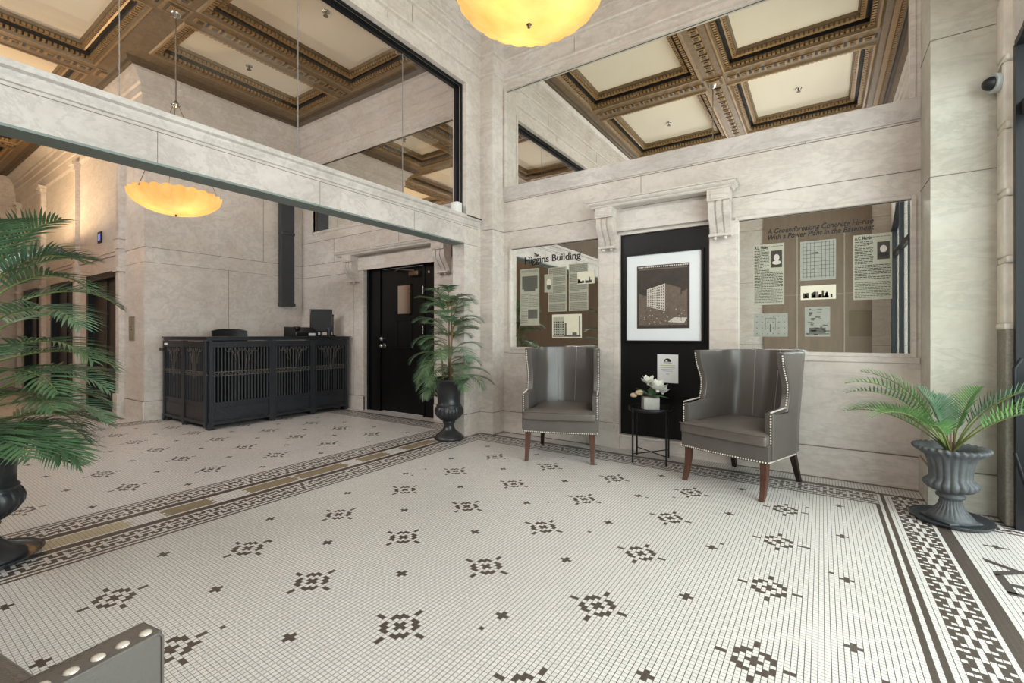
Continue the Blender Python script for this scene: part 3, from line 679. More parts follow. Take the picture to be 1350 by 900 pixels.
far_r = [(-5.9,-3.92,2.36,4.42),(-7.3,-6.26,2.36,4.42),(-8.24,-6.26,.1,2.02),(-5.9,-3.92,.1,2.02),(-10.6,-8.62,.1,2.02),(-12.95,-10.98,.1,2.02),(-15.3,-13.3,.1,2.02),
         (-5.9,-3.92,-1.2,-.26),(-8.24,-6.26,-1.2,-.26),(-10.6,-8.62,-1.2,-.26),(-12.95,-10.98,-1.2,-.26),(-15.3,-13.3,-1.2,-.26)]
coffers(20, XB-.05, XC+.1, YS-.05, YA+.05, near_r)
coffers(21, XW-.05, XB-PT+.05, YS-.05, YF+.05, far_r)
w = MB()
for x in ():
    pass
w.box(.60,.66,YS,4.3,4.872,4.9,0); w.box(.68,.74,YS,4.3,4.885,4.9,1); w.box(.76,.80,YS,4.3,4.87,4.9,0); w.box(.86,1.04,YS,4.3,4.86,4.9,0); w.box(.80,.86,YS,4.3,4.896,4.9,2)
for i in range(110): w.box(.745,.775,YS+.052*i,YS+.052*i+.03,4.862,4.89,1)
struct(w.build('trim_22', [M_BRONZE, M_GOLD, M_SLOT]))
w = MB(); w.box(XW-.2, XC+.45, YS-.2, YF+.3, 5.055, 5.2); struct(w.build('ceiling', [M_CREAM]))

# ------------------------------------------------------------------ door hoods on scroll brackets
def corbel(w, x0, x1, yw, zt, h=.39, d=.16, mi=0):
    """scroll bracket against plane y=yw (faces -Y)"""
    n = 16; prof = []
    for i in range(n+1):
        t = i/n; z = zt-.10-t*(h-.10); y = d*(.86-.50*t)+.03*math.sin(t*PI*1.6)
        prof.append((y, z))
    w.box(x0-.005, x1+.005, yw-d-.005, yw, zt-.10, zt, mi); w.box(x0+.03, x1-.03, yw-d-.014, yw-d, zt-.085, zt-.02, mi)
    wd = (x1-x0)
    for a, b, ex in ((x0+.004, x1-.004, -.012), (x0, x0+wd*.28, 0), (x0+wd*.38, x0+wd*.62, 0), (x1-wd*.28, x1, 0)):
        for i in range(n):
            (ya, za), (yb, zb) = prof[i], prof[i+1]
            ya += ex; yb += ex
            v = [(x, y, z) for x in (a, b) for (y, z) in ((yw, za), (yw-ya, za), (yw-yb, zb), (yw, zb))]
            w.add(v, [(0,1,2,3),(4,7,6,5),(1,5,6,2),(0,4,5,1),(3,2,6,7)], mi)
    zb = prof[-1][1]
    w.box(x0-.003, x1+.003, yw-.085, yw, zb-.022, zb, mi)
    for k in (.25, .75): w.ball((x0+wd*k, yw-.055, zb-.035), .018, mi)
def hood(n_, xa, xb, yw, z0, brs):
    w = MB()
    w.sweep([(xa+.18,yw),(xa+.18,yw)], [(0,0)]) if False else None
    P = [(0,z0-.0),(.15,z0),(.16,z0+.012),(.16,z0+.02),(.175,z0+.03),(.185,z0+.045),(.185,z0+.055),(.2,z0+.06),(.2,z0+.072),(0,z0+.075)]
    k = len(P); ext = {0:0}
    # moulding returns on both ends: sweep round three sides
    w.sweep([(xa+.2,yw),(xa+.2,yw-.001),(xb-.2,yw-.001),(xb-.2,yw)], [(-0.0-p, z) for p, z in [(-q[0], q[1]) for q in P]])
    w.box(xa+.21, xb-.21, yw-.145, yw, z0+.002, z0+.06)
    w.box(brs[0][1], brs[1][0], yw-.02, yw, z0-.235, z0-.004)
    for a, b in brs: corbel(w, a, b, yw, z0)
    struct(w.build('trim_%d' % n_, [M_MARBLE], bevel=0))
hood(23, -2.07, -.62, YA-.022, 2.525, ((-1.975,-1.80),(-.87,-.69)))
hood(24, -6.62, -4.06, YF-.025, 2.47, ((-6.42,-6.20),(-4.45,-4.23)))

# ------------------------------------------------------------------ mirrors and their printed panels
def wall_mirror(x0, x1, z0, z1, y, label, m):
    r = empty('wall_mirror', ((x0+x1)/2, y, z0)); tag(r, label, 'mirror')
    w = MB(); w.box(-(x1-x0)/2, (x1-x0)/2, 0, .01, 0, z1-z0); w.build('mirror_glass', [m], r)
    w = MB(); a = (x1-x0)/2; h = z1-z0
    w.box(-a,a,-.002,.0,h-.006,h)
    w.build('edge_channel', [mat('mirror_edge', srgb(70,72,66), .4, noise=.1)], r)
    return r
YM = YA+.022
m1 = wall_mirror(-3.165, -2.02, 1.055, 2.255, YM, 'wall mirror behind the left armchair with "The Higgins Building" printed on it', M_MIRROR)
m2 = wall_mirror(-.635, .575, 1.055, 2.255, YM, 'wall mirror behind the right armchair printed with "A Groundbreaking Concrete Hi-rise"', M_MIRROR)
m3 = wall_mirror(-3.245, .565, 3.03, 4.22, YM, 'wide upper mirror above the framed picture reflecting the coffered ceiling', M_MIRROR)
m4 = wall_mirror(-7.5, -4.0, 3.02, 4.23, YF+.022, 'upper mirror in the room beyond, above the black door', M_MIRROR)
class MirrorPage:
    """panels are given by their world x,z on the mirror"""
    def __init__(s, root): s.r = root; s.o = root.location
    def rect(s, name, x0, x1, z0, z1, m, dep=.003, label=None):
        w = MB(); w.box(x0-s.o.x, x1-s.o.x, -.0008-dep, -.0008, z0-s.o.z, z1-s.o.z, 0); s.w = w; s.nm = name; s.mats = [m]; s.dep = dep; s.label = label; s.b = (x0, x1, z0, z1); return s
    def mt(s, m):
        if m not in s.mats: s.mats.append(m)
        return s.mats.index(m)
    def sub(s, x0, x1, z0, z1, m, lift=.001):
        s.w.box(x0-s.o.x, x1-s.o.x, -.0008-s.dep-lift, -.0008-s.dep, z0-s.o.z, z1-s.o.z, s.mt(m))
    def lines(s, x0, x1, z0, z1, m, pitch=.014, th=.0055, gap=.12):
        z = z1
        while z > z0:
            x = x0; end = x1 if random.random() > .12 else x0+(x1-x0)*random.uniform(.3, .9)
            while x < end-.004:
                l = random.uniform(.010, .032); s.sub(x, min(x+l, end), z-th, z, m); x += l+.004
            z -= pitch
    def text(s, body, x, z, size, m, width=None, shear=0, bold=0, rot=0):
        M = Matrix.Translation((x-s.o.x, -.0008-s.dep-.0012, z-s.o.z)) @ Matrix.Rotation(PI/2, 4, 'X') @ Matrix.Rotation(rot, 4, 'Z')
        text_mesh(s.w, body, size, M, s.mt(m), shear, bold, width, serif=size > .1)
    def done(s):
        o = s.w.build(s.nm, s.mats, s.r)
        if s.label: o['label'] = s.label
        return o
def uA(px, py, Y=YM):   # pixel of the photograph -> metres on the mirror wall (surveying only)
    c, q = math.cos(.5932), math.sin(.5932); s_ = (px-675)/605.7
    X = Y*(c*s_-q)/(c+q*s_); D = -q*X+c*Y
    return X, 1.2+(441.5-py)*D/605.7
p = MirrorPage(m1)
def pr_rect(page, pts, scale, org, name, m, label=None):
    (x0, y0), (x1, y1) = pts
    a = uA(org[0]+x0/scale, org[1]+y0/scale); b = uA(org[0]+x1/scale, org[1]+y1/scale)
    return page.rect(name, a[0], b[0], b[1], a[1], m, label=label)
o1 = (650, 300); s1 = 5.295
a = pr_rect(p, ((192,293),(322,681)), s1, o1, 'printed_panel', M_PANEL, 'tall printed panel with two grey drawings'); x0,x1,z0,z1 = p.b; h=z1-z0; wd=x1-x0
p.text('HIGGINS BUILDING', x0+.02, z1-.04, .03, M_INKG, width=wd-.04)
p.sub(x0+wd*.10, x1-wd*.08, z1-h*.36, z1-h*.13, M_INKG); p.sub(x0+wd*.2, x1-wd*.2, z1-h*.40, z1-h*.36, M_INKG)
p.lines(x0+.01, x0+wd*.45, z1-h*.68, z1-h*.45, M_INKG, .016, .005); p.lines(x0+wd*.5, x1-.01, z1-h*.68, z1-h*.45, M_INKG, .016, .005)
p.sub(x0+wd*.42, x1-wd*.08, z0+h*.12, z0+h*.28, M_INKG); p.lines(x0+.01, x0+wd*.38, z0+.02, z0+h*.3, M_INKG, .016, .005); p.done()
for box, lab in ((((387,282),(512,583)),'printed text panel in the middle of the mirror'), (((530,255),(664,577)),'printed text panel with torn corner at right')):
    pr_rect(p, box, s1, o1, 'printed_panel', M_PANEL, lab); x0,x1,z0,z1 = p.b
    for k in range(5):
        q0 = z0+(z1-z0)*k/5+.012; q1 = z0+(z1-z0)*(k+1)/5-.012
        p.lines(x0+.012, x1-.01, q0, q1, M_INKG, .0125, .006)
    p.done()
pr_rect(p, ((360,328),(420,450)), s1, o1, 'portrait_photo', M_PANEL, 'oval portrait photograph'); x0,x1,z0,z1 = p.b
p.dep = .005; cx_, cz_ = (x0+x1)/2+.003-p.o.x, (z0+z1)/2-p.o.z
p.w.add([(cx_+.03*math.cos(t*PI/10), -.0062, cz_+.008+.045*math.sin(t*PI/10)) for t in range(20)], [tuple(range(20))], p.mt(M_PANELY))
p.w.add([(cx_+.028*math.cos(t*PI/10), -.0066, cz_-.045+.03*math.sin(t*PI/10)) for t in range(20)], [tuple(range(20))], p.mt(M_INKG)); p.w.box(x0-p.o.x,x1-p.o.x,-.0058,-.003,z0-p.o.z,z1-p.o.z); p.done()
pr_rect(p, ((590,310),(710,388)), s1, o1, 'street_photo', M_PANELY, 'small cream drawing over the text panel'); x0,x1,z0,z1 = p.b
p.dep = .006; p.w.box(x0-p.o.x,x1-p.o.x,-.0068,-.0008,z0-p.o.z,z1-p.o.z)
for k in range(14):
    xx = x0+random.uniform(.02,.9)*(x1-x0-.02); p.sub(xx, xx+random.uniform(.008,.03), z0+.01, z0+random.uniform(.02,.08), M_INKG)
p.done()
pr_rect(p, ((414,607),(618,768)), s1, o1, 'street_photo', M_PANELY, 'cream photograph of a white office block in a street'); x0,x1,z0,z1 = p.b
p.sub(x0+.015, x0+(x1-x0)*.42, z0+.02, z1-.03, M_PANEL, .0012); W_=(x1-x0)
for i in range(5):
    for j in range(6): p.sub(x0+.022+i*W_*.075, x0+.022+i*W_*.075+W_*.045, z0+.03+j*.028, z0+.046+j*.028, M_INK, .002)
p.sub(x0+W_*.44, x0+W_*.5, z0+.02, z1-.10, M_INKG); p.sub(x1-.03, x1-.015, z0+.02, z1-.02, M_INKG); p.sub(x0+.01, x1-.01, z0+.01, z0+.03, M_INKG); p.sub(x0+W_*.7,x0+W_*.85,z0+.03,z0+.06,M_INKG)
p.done()
a = uA(650+218/s1, 300+252/s1); b = uA(650+608/s1, 300+225/s1)
p.rect('title_lettering', a[0], a[0]+.001, a[1], a[1]+.001, M_INK, dep=.0006); p.text('Higgins Building', a[0], a[1]-.002, .112, M_INK, width=b[0]-a[0], bold=.0016)
a2 = uA(650+284/s1, 300+205/s1); p.done(); p.rect('title_lettering', a2[0], a2[0]+.001, a2[1], a2[1]+.001, M_INK, dep=.0006); p.text('The', a2[0], a2[1]+.004, .05, M_INK, width=.06, shear=.3, bold=.0015); p.done()
p = MirrorPage(m2); o3 = (960, 250); s3 = 3.9115
for (box, head, lab, face) in ((((130,288),(289,590)),'A.L. Haley','tall text panel with a white portrait, left side',((222,316),(278,398))), (((645,238),(845,562)),'A.C. Martin','tall text panel with a man\'s portrait, right side',((768,270),(833,355)))):
    pr_rect(p, box, s3, o3, 'printed_panel', M_PANEL, lab); x0,x1,z0,z1 = p.b; h = z1-z0
    p.text(head, x0+.01, z1-.04, .04, M_INK, width=(x1-x0)*.45, bold=.0012); p.lines(x0+(x1-x0)*.5, x1-.01, z1-.036, z1-.022, M_INKG, .014, .005)
    p.lines(x0+.01, x0+(x1-x0)*.52, z1-h*.45, z1-.055, M_INK, .0135, .006); p.lines(x0+.01, x1-.01, z1-h*.70, z1-h*.47, M_INK, .0135, .006)
    p.lines(x0+.01, x1-.01, z0+.02, z1-h*.73, M_INKG, .0135, .006)
    fa = uA(o3[0]+face[0][0]/s3, o3[1]+face[0][1]/s3); fb = uA(o3[0]+face[1][0]/s3, o3[1]+face[1][1]/s3)
    p.sub(fa[0], fb[0], fb[1], fa[1], M_SEP0, .001); c_ = ((fa[0]+fb[0])/2, (fa[1]+fb[1])/2)
    p.w.add([(c_[0]-p.o.x+.022*math.cos(t*PI/8), -.0055, c_[1]-p.o.z+.012+.03*math.sin(t*PI/8)) for t in range(16)], [tuple(range(16))], p.mt(M_SEP2))
    p.w.add([(c_[0]-p.o.x+.034*math.cos(t*PI/8), -.0057, c_[1]-p.o.z-.032+.018*math.sin(t*PI/8)) for t in range(16)], [tuple(range(16))], p.mt(M_SEP2 if 'white' in lab else M_INK)); p.done()
pr_rect(p, ((372,270),(556,460)), s3, o3, 'blueprint_panel', M_PANELB, 'elevation drawing of the building, top middle'); x0,x1,z0,z1 = p.b
for k in range(9): xx = x0+.02+k*(x1-x0-.04)/8; p.sub(xx, xx+.003, z0+.02, z1-.01, M_INKG)
for k in range(10): zz = z0+.03+k*(z1-z0-.05)/9; p.sub(x0+.015, x1-.01, zz, zz+.003, M_INKG)
p.sub(x0+.08, x0+.13, z1-.11, z1-.10, M_INK); p.sub(x0+.08, x0+.1, z0+.09, z0+.1, M_INK); p.done()
pr_rect(p, ((374,497),(556,562)), s3, o3, 'workshop_photo', M_PANELY, 'small wide cream picture of engines'); x0,x1,z0,z1 = p.b
for k in range(26):
    xx = x0+.012+random.random()*(x1-x0-.045); p.sub(xx, xx+random.uniform(.004,.022), z0+.012, z0+random.uniform(.02,.075), random.choice([M_INK, M_SEP1, M_SEP0]))
p.done()
pr_rect(p, ((395,605),(525,757)), s3, o3, 'blueprint_panel', M_PANELB, 'section drawing, bottom middle'); x0,x1,z0,z1 = p.b
for k in range(22):
    xx = x0+.01+random.random()*(x1-x0-.05); zz = z0+.01+random.random()*(z1-z0-.03); p.sub(xx, xx+random.uniform(.01,.04), zz, zz+random.uniform(.003,.012), M_INKG)
p.sub(x0+.005, x1-.005, z0+.02, z0+.026, M_INK); p.sub(x0+.03, x1-.03, z0+.03, z0+.075, M_INKG); p.done()
pr_rect(p, ((133,640),(307,757)), s3, o3, 'blueprint_panel', M_PANELB, 'floor plan drawing, bottom left'); x0,x1,z0,z1 = p.b
for k in range(6):
    for j in range(4): xx = x0+.025+k*(x1-x0-.05)/5; zz = z0+.025+j*(z1-z0-.05)/3; p.sub(xx-.004, xx+.004, zz-.004, zz+.004, M_INKG)
for q in ((.35,.36,.3,.8),(.64,.65,.3,.8),(.35,.65,.79,.81),(.48,.52,.2,.55),(.05,.95,.05,.06)): p.sub(x0+q[0]*(x1-x0), x0+q[1]*(x1-x0), z0+q[2]*(z1-z0), z0+q[3]*(z1-z0), M_INKG)
p.done()
M_FILM = glass_mat('faded_film', .2, (.95,.95,.93,1))
pr_rect(p, ((622,625),(742,755)), s3, o3, 'faded_panel', M_FILM, 'empty faded film square, bottom right'); p.done()
a = uA(o3[0]+200/s3, o3[1]+232/s3); b = uA(o3[0]+747/s3, o3[1]+175/s3)
p.rect('title_lettering', a[0], a[0]+.001, a[1], a[1]+.001, M_INK, dep=.0006)
p.text('A Groundbreaking Concrete Hi-rise', a[0]+.004, a[1]+.004, .062, M_INK, width=b[0]-a[0], shear=.25, bold=.0009)
a2 = uA(o3[0]+200/s3, o3[1]+262/s3); p.done(); p.rect('title_lettering', a2[0], a2[0]+.001, a2[1]+.004, a2[1]+.005, M_INK, dep=.0006); p.text('With a Power Plant in the Basement', a2[0], a2[1]+.004, .062, M_INK, width=b[0]-a[0], shear=.25, bold=.0009); p.done()

# ------------------------------------------------------------------ framed picture and notice
yP = YA+.03
def panel_xz(px, py): return uA(px, py, yP-.02)
a = panel_xz(827, 334); b = panel_xz(926, 450)
fx0, fx1, fz1, fz0 = a[0]-.012, b[0], panel_xz(926,327.5)[1], b[1]
fx0 = panel_xz(825.5, 334)[0]
r = empty('picture_frame', ((fx0+fx1)/2, yP, fz0)); tag(r, 'large framed sepia photograph of an office block hung on the black panel', 'picture')
fw, fh = fx1-fx0, fz1-fz0
w = MB()
for q in ((-fw/2-.012,-fw/2+.008,-.012,fh+.012),(fw/2-.008,fw/2+.012,-.012,fh+.012),(-fw/2,fw/2,-.012,.008),(-fw/2,fw/2,fh-.008,fh+.012)): w.box(q[0],q[1],-.035,0,q[2],q[3])
w.build('frame', [M_BLACK], r, bevel=.002)
w = MB(); w.box(-fw/2+.006, fw/2-.006, -.018, -.004, .006, fh-.006); w.build('picture_mat', [M_MAT], r)
w = MB(); ix0, ix1, iz0, iz1 = -fw*.345, fw*.345, fh*.145, fh*.865
w.box(ix0, ix1, -.021, -.018, iz0, iz1, 0)
iw, ih = ix1-ix0, iz1-iz0
def P2(u, v, l=.0215): return (ix0+u*iw, -l, iz0+v*ih)
w.quad(P2(.04,.05,.0213), P2(.96,.05,.0213), P2(.96,.95,.0213), P2(.04,.95,.0213), 1)
w.quad(P2(.04,.52), P2(.96,.52), P2(.96,.93), P2(.04,.93), 0)
w.quad(P2(.2,.35,.022), P2(.55,.27,.022), P2(.55,.70,.022), P2(.2,.62,.022), 2)
w.quad(P2(.55,.27,.022), P2(.84,.36,.022), P2(.84,.62,.022), P2(.55,.70,.022), 3)
for i in range(8):
    for j in range(9):
        u0 = .215+i*.042; f0 = (u0-.2)/.35; lo = .35-.08*f0; hi = .62+.08*f0; z0_ = lo+(hi-lo)*(j+.25)/9.2; z1_ = lo+(hi-lo)*(j+.75)/9.2
        w.quad(P2(u0,z0_,.0225), P2(u0+.026,z0_-.004,.0225), P2(u0+.026,z1_,.0225), P2(u0,z1_,.0225), 1)
        if i < 6:
            u0 = .57+i*.045; f0 = (u0-.55)/.29; lo = .27+.09*f0; hi = .70-.08*f0; z0_ = lo+(hi-lo)*(j+.25)/9.2; z1_ = lo+(hi-lo)*(j+.75)/9.2
            w.quad(P2(u0,z0_,.0225), P2(u0+.026,z0_,.0225), P2(u0+.026,z1_,.0225), P2(u0,z1_,.0225), 1)
w.quad(P2(.55,.05,.0218), P2(.75,.05,.0218), P2(.96,.32,.0218), P2(.93,.36,.0218), 3); w.quad(P2(.6,.1,.022), P2(.9,.08,.022), P2(.96,.16,.022), P2(.72,.17,.022), 2)
w.quad(P2(.04,.40,.0218), P2(.2,.44,.0218), P2(.2,.5,.0218), P2(.04,.56,.0218), 3); w.quad(P2(.86,.38,.0218), P2(.96,.36,.0218), P2(.96,.6,.0218), P2(.86,.56,.0218), 3)
for k in range(60):
    u = random.uniform(.05,.9); v = random.uniform(.06,.30); w.quad(P2(u,v,.0226), P2(u+.02,v,.0226), P2(u+.02,v+.01,.0226), P2(u,v+.01,.0226), random.choice([0,2,3]))
for k in range(24): u = .03+k*.04; w.quad(P2(u,.965,.0226), P2(u+random.uniform(.01,.035),.965,.0226), P2(u+.03,.985,.0226), P2(u,.985,.0226), 2)
w.build('sepia_photograph', [M_SEP0, M_SEP1, M_SEP2, M_SEP1], r)
a = panel_xz(866, 469.5); b = panel_xz(893.5, 505.5)
r = empty('paper_notice', ((a[0]+b[0])/2, yP, b[1])); tag(r, 'white paper notice pinned low on the black panel above the flowers', 'notice')
hw, hh = (b[0]-a[0])/2, a[1]-b[1]+.02
w = MB(); w.box(-hw, hw, -.004, -.001, 0, hh, 0); w.build('sheet', [M_WHITE], r)
w = MB(); w.add([(.035*math.cos(t*PI/12), -.0048, hh*.74+.035*math.sin(t*PI/12)) for t in range(13)], [tuple(range(13))], 0); w.box(-.04,.04,-.0048,-.004,hh*.70,hh*.715,0)
w.box(-.02,.0,-.0052,-.0048,hh*.75,hh*.80,1)
w.box(-hw*.7, hw*.7, -.0048, -.004, hh*.60, hh*.625, 2)
for k in range(3): w.box(-hw*(.72-.12*k), hw*(.72-.12*k), -.0048, -.004, hh*(.53-.06*k), hh*(.54-.06*k), 3)
w.box(-hw*.15, hw*.15, -.0048, -.004, hh*.3, hh*.315, 3)
w.build('print', [M_INK, M_WHITE, M_YEL, M_INKG], r)

# ------------------------------------------------------------------ black door of the far room
w = MB(); yd = YF+.10
w.box(-6.09, -5.80, yd-.02, yd+.04, 0, 2.27); w.box(-4.86, -4.55, yd-.02, yd+.04, 0, 2.27); w.box(-5.80, -4.86, yd-.02, yd+.04, 2.235, 2.27)
w.box(-6.09,-6.05,yd-.06,yd,0,2.27); w.box(-5.83,-5.80,yd-.035,yd,0,2.25); w.box(-4.86,-4.83,yd-.035,yd,0,2.25)
dr = struct(w.build('door_1', [M_BLACK], bevel=.003))
w = MB(); w.box(-5.795, -4.865, yd-.01, yd+.03, .012, 2.23)
for z0_, z1_ in ((1.50,1.98),(.98,1.44)):
    for q in ((-5.45,-5.42,z0_,z1_),(-5.14,-5.11,z0_,z1_),(-5.45,-5.11,z1_-.025,z1_),(-5.45,-5.11,z0_,z0_+.025)): w.box(q[0],q[1],yd-.022,yd,q[2],q[3])
w.build('door_leaf', [M_BLACK], dr, bevel=.003)
w = MB(); w.box(-5.42,-5.14,yd-.014,yd-.009,1.525,1.955); w.build('vision_pane', [mirror_mat('smoked_pane', (.5,.42,.36,1), .12)], dr)
w = MB(); w.box(-5.42,-5.14,yd-.014,yd-.009,1.005,1.415); w.build('lower_panel', [M_BLACK], dr)
w = MB()
for z in (1.14, 1.03): w.cyl((-5.72,yd-.01,z),(-5.72,yd-.055,z),.022,.018,12); w.ball((-5.72,yd-.07,z),.034,0,12,8)
w.cyl((-5.72,yd-.01,1.03),(-5.72,yd-.016,1.03),.04,.04,14)
w.build('door_knob', [M_CHROME], dr)
for z in (.28, 1.28, 1.86):
    w = MB(); w.cyl((-4.855,yd-.04,z-.06),(-4.855,yd-.04,z+.06),.011,.011,8); w.build('hinge', [M_CHROME], dr)
w = MB(); w.bbox(-5.12,-4.92,yd-.08,yd-.01,2.08,2.15,.01); w.tube([(-5.02,yd-.06,2.16),(-5.2,yd-.2,2.175),(-5.45,yd-.03,2.19)], .011); w.build('door_closer', [M_BRASSD], dr)
w = MB(); w.cyl((-4.74,yd-.02,2.12),(-4.74,yd-.035,2.12),.022,.022,12); w.build('door_sensor', [M_CHROME], dr)
# ------------------------------------------------------------------ small fittings
w = MB(); w.box(XD, XD+.10, 4.36, 4.60, 1.72, 3.98); w.box(XD, XD+.12, 4.35, 4.61, 1.70, 1.76); w.box(XD,XD+.11,4.355,4.605,2.95,3.0); w.box(XD,XD+.12,4.35,4.61,3.93,3.99)
o = w.build('wall_duct', [mat('charcoal_duct', srgb(66,68,72), .45, metal=.3, noise=.2)], bevel=.006); tag(o, 'tall dark grey duct running up the marble wall behind the desk', 'duct')
r = empty('call_panel', (-8.30, YE, 1.25)); tag(r, 'metal elevator call plate on the marble corner by the desk', 'call panel')
w = MB(); w.box(-.11,.11,-.012,0,-.13,.22); w.build('plate', [mat('call_plate', srgb(160,146,126), .4, metal=.3, noise=.15)], r, bevel=.003)
w = MB(); w.cyl((0,-.012,.05),(0,-.024,.05),.028,.028,14); w.build('button', [M_CHROME], r)
for i, (x, lab) in enumerate(((-9.7,'small lit floor display above the nearer elevator door'),(-12.0,'small lit floor display above the farther elevator door'))):
    r = empty('floor_display', (x, YE, 2.78)); tag(r, lab, 'display')
    w = MB(); w.box(-.085,.085,-.02,0,-.09,.09); w.build('housing', [M_BLKM], r, bevel=.004)
    w = MB(); w.box(-.05,.05,-.023,-.02,-.05,.055); w.build('lit_digit', [M_DISP], r)
w = MB(); w.bbox(XB-.07, XB+.03, 3.985, 4.075, 2.607, 2.725, .008); w.bbox(XB+.03,XB+.036,4.0,4.06,2.63,2.70,.002)
tag(w.build('motion_sensor', [M_PLASTW]), 'small white sensor box standing on the beam end at the glass corner', 'sensor')
r = empty('security_camera', (.955, 4.22, 2.83)); tag(r, 'grey dome security camera on the stone jamb beside the street door', 'camera')
w = MB(); w.cyl((.03,.01,0),(-.04,-.01,0),.06,.06,20); w.build('housing', [mat('camera_grey', srgb(184,186,184), .4, noise=.1)], r, bevel=.004)
w = MB(); w.ball((-.045,-.012,0), .042, 0, 14, 10, (1.1,1,1)); w.build('dome', [M_SCREEN], r)
w = MB(); w.tube([(0,0,.03),(.02,-.02,.1),(.07,-.04,.14)], .022, 8); w.build('conduit', [M_GRAN], r)
def sprinkler(x, y, lab):
    r = empty('fire_sprinkler', (x, y, 5.055)); tag(r, lab, 'sprinkler')
    w = MB(); w.lathe([(.045,0),(.045,-.008),(.02,-.014)], 16); w.build('escutcheon', [M_CHROME], r)
    w = MB(); w.lathe([(.01,-.01),(.012,-.05),(.03,-.054),(.03,-.06)], 12); w.build('spray_head', [M_BRASSD], r)
for x, y, lab in ((-4.9,3.3,'ceiling sprinkler in the cream coffer beyond the glass, right one'),(-6.8,3.35,'ceiling sprinkler in the narrow coffer near the duct'),(-.3,.95,'ceiling sprinkler in the cream coffer over the entrance side'),(-2.3,.9,'ceiling sprinkler in the rear cream coffer by the opening wall')): sprinkler(x, y, lab)

# ------------------------------------------------------------------ bowl pendants
def pendant(x, y, zb, R, label, power=60, far=False):
    r = empty('bowl_pendant', (x, y, zb)); tag(r, label, 'pendant lamp', 'alabaster bowl pendants')
    H = R*.52; NL = 24
    prof = [(.001,0),(R*.10,.004)]+[(R*math.sin(t*PI/2*.98)**.9, H*(1-math.cos(t*PI/2*.98))**.95) for t in [i/14 for i in range(2, 15)]]
    def fn(i, rr, z, th):
        a = abs(math.cos(NL/2*th)); f_ = (rr/R)
        return rr*(1+.05*f_*a)*(1-.02*(1-a)), z+.016*f_*f_*a*(1 if i > 12 else .3)
    w = MB(); w.lathe(prof, 144, fn=fn, cap=False); o = w.build('alabaster_bowl', [M_SHADE], r)
    w = MB(); w.lathe([(.001,-.022),(.010,-.016),(.006,-.006),(.016,0)], 12); w.build('finial', [M_BRASSD], r)
    zr = ZC-zb; zh = H+ (1.05 if far else .8)
    w = MB(); w.cyl((0,0,zh),(0,0,zr),.008,.008,8); w.build('rod', [M_CHROME], r)
    w = MB(); w.lathe([(.012,zh-.05),(.035,zh-.035),(.045,zh-.02),(.03,zh),(.012,zh+.03)], 14); w.build('hub', [M_CHROME], r)
    w = MB(); w.lathe([(.012,zr-.08),(.04,zr-.06),(.065,zr-.02),(.07,zr+.02)], 18); w.build('canopy', [M_CHROME], r)
    for k in range(3):
        th = 2*PI*k/3+.9; px, py = math.cos(th)*R*.97, math.sin(th)*R*.97
        w = MB(); w.cyl((px,py,H+.0),(math.cos(th)*.03,math.sin(th)*.03,zh-.03),.0035,.0035,6); w.ball((px,py,H-.01),.011); w.build('hanger', [M_BRASSD], r)
    for k in range(3):
        th = 2*PI*k/3+.3; px, py = math.cos(th)*R*.42, math.sin(th)*R*.42
        w = MB(); w.ball((px,py,H*.62), .024, 0, 10, 8); w.build('bulb', [M_BULB], r)
        l = bpy.data.lights.new('bulb_light', 'POINT'); l.energy = power/3; l.color = (1,.74,.44); l.shadow_soft_size = .06
        lo = bpy.data.objects.new('bulb_light', l); COL.objects.link(lo); lo.parent = r; lo.location = (px,py,H*.62+.03)
pendant(-1.33, 2.14, 2.90, .40, 'glowing amber alabaster bowl lamp hanging in the front room near the top of the photo', 26)
pendant(-6.13, 2.21, 2.576, .43, 'glowing amber alabaster bowl lamp hanging beyond the beam above the desk room', 26, True)
pendant(-10.9, .85, 2.576, .43, 'amber alabaster bowl lamp in the elevator hall, out at the left', 270, True)

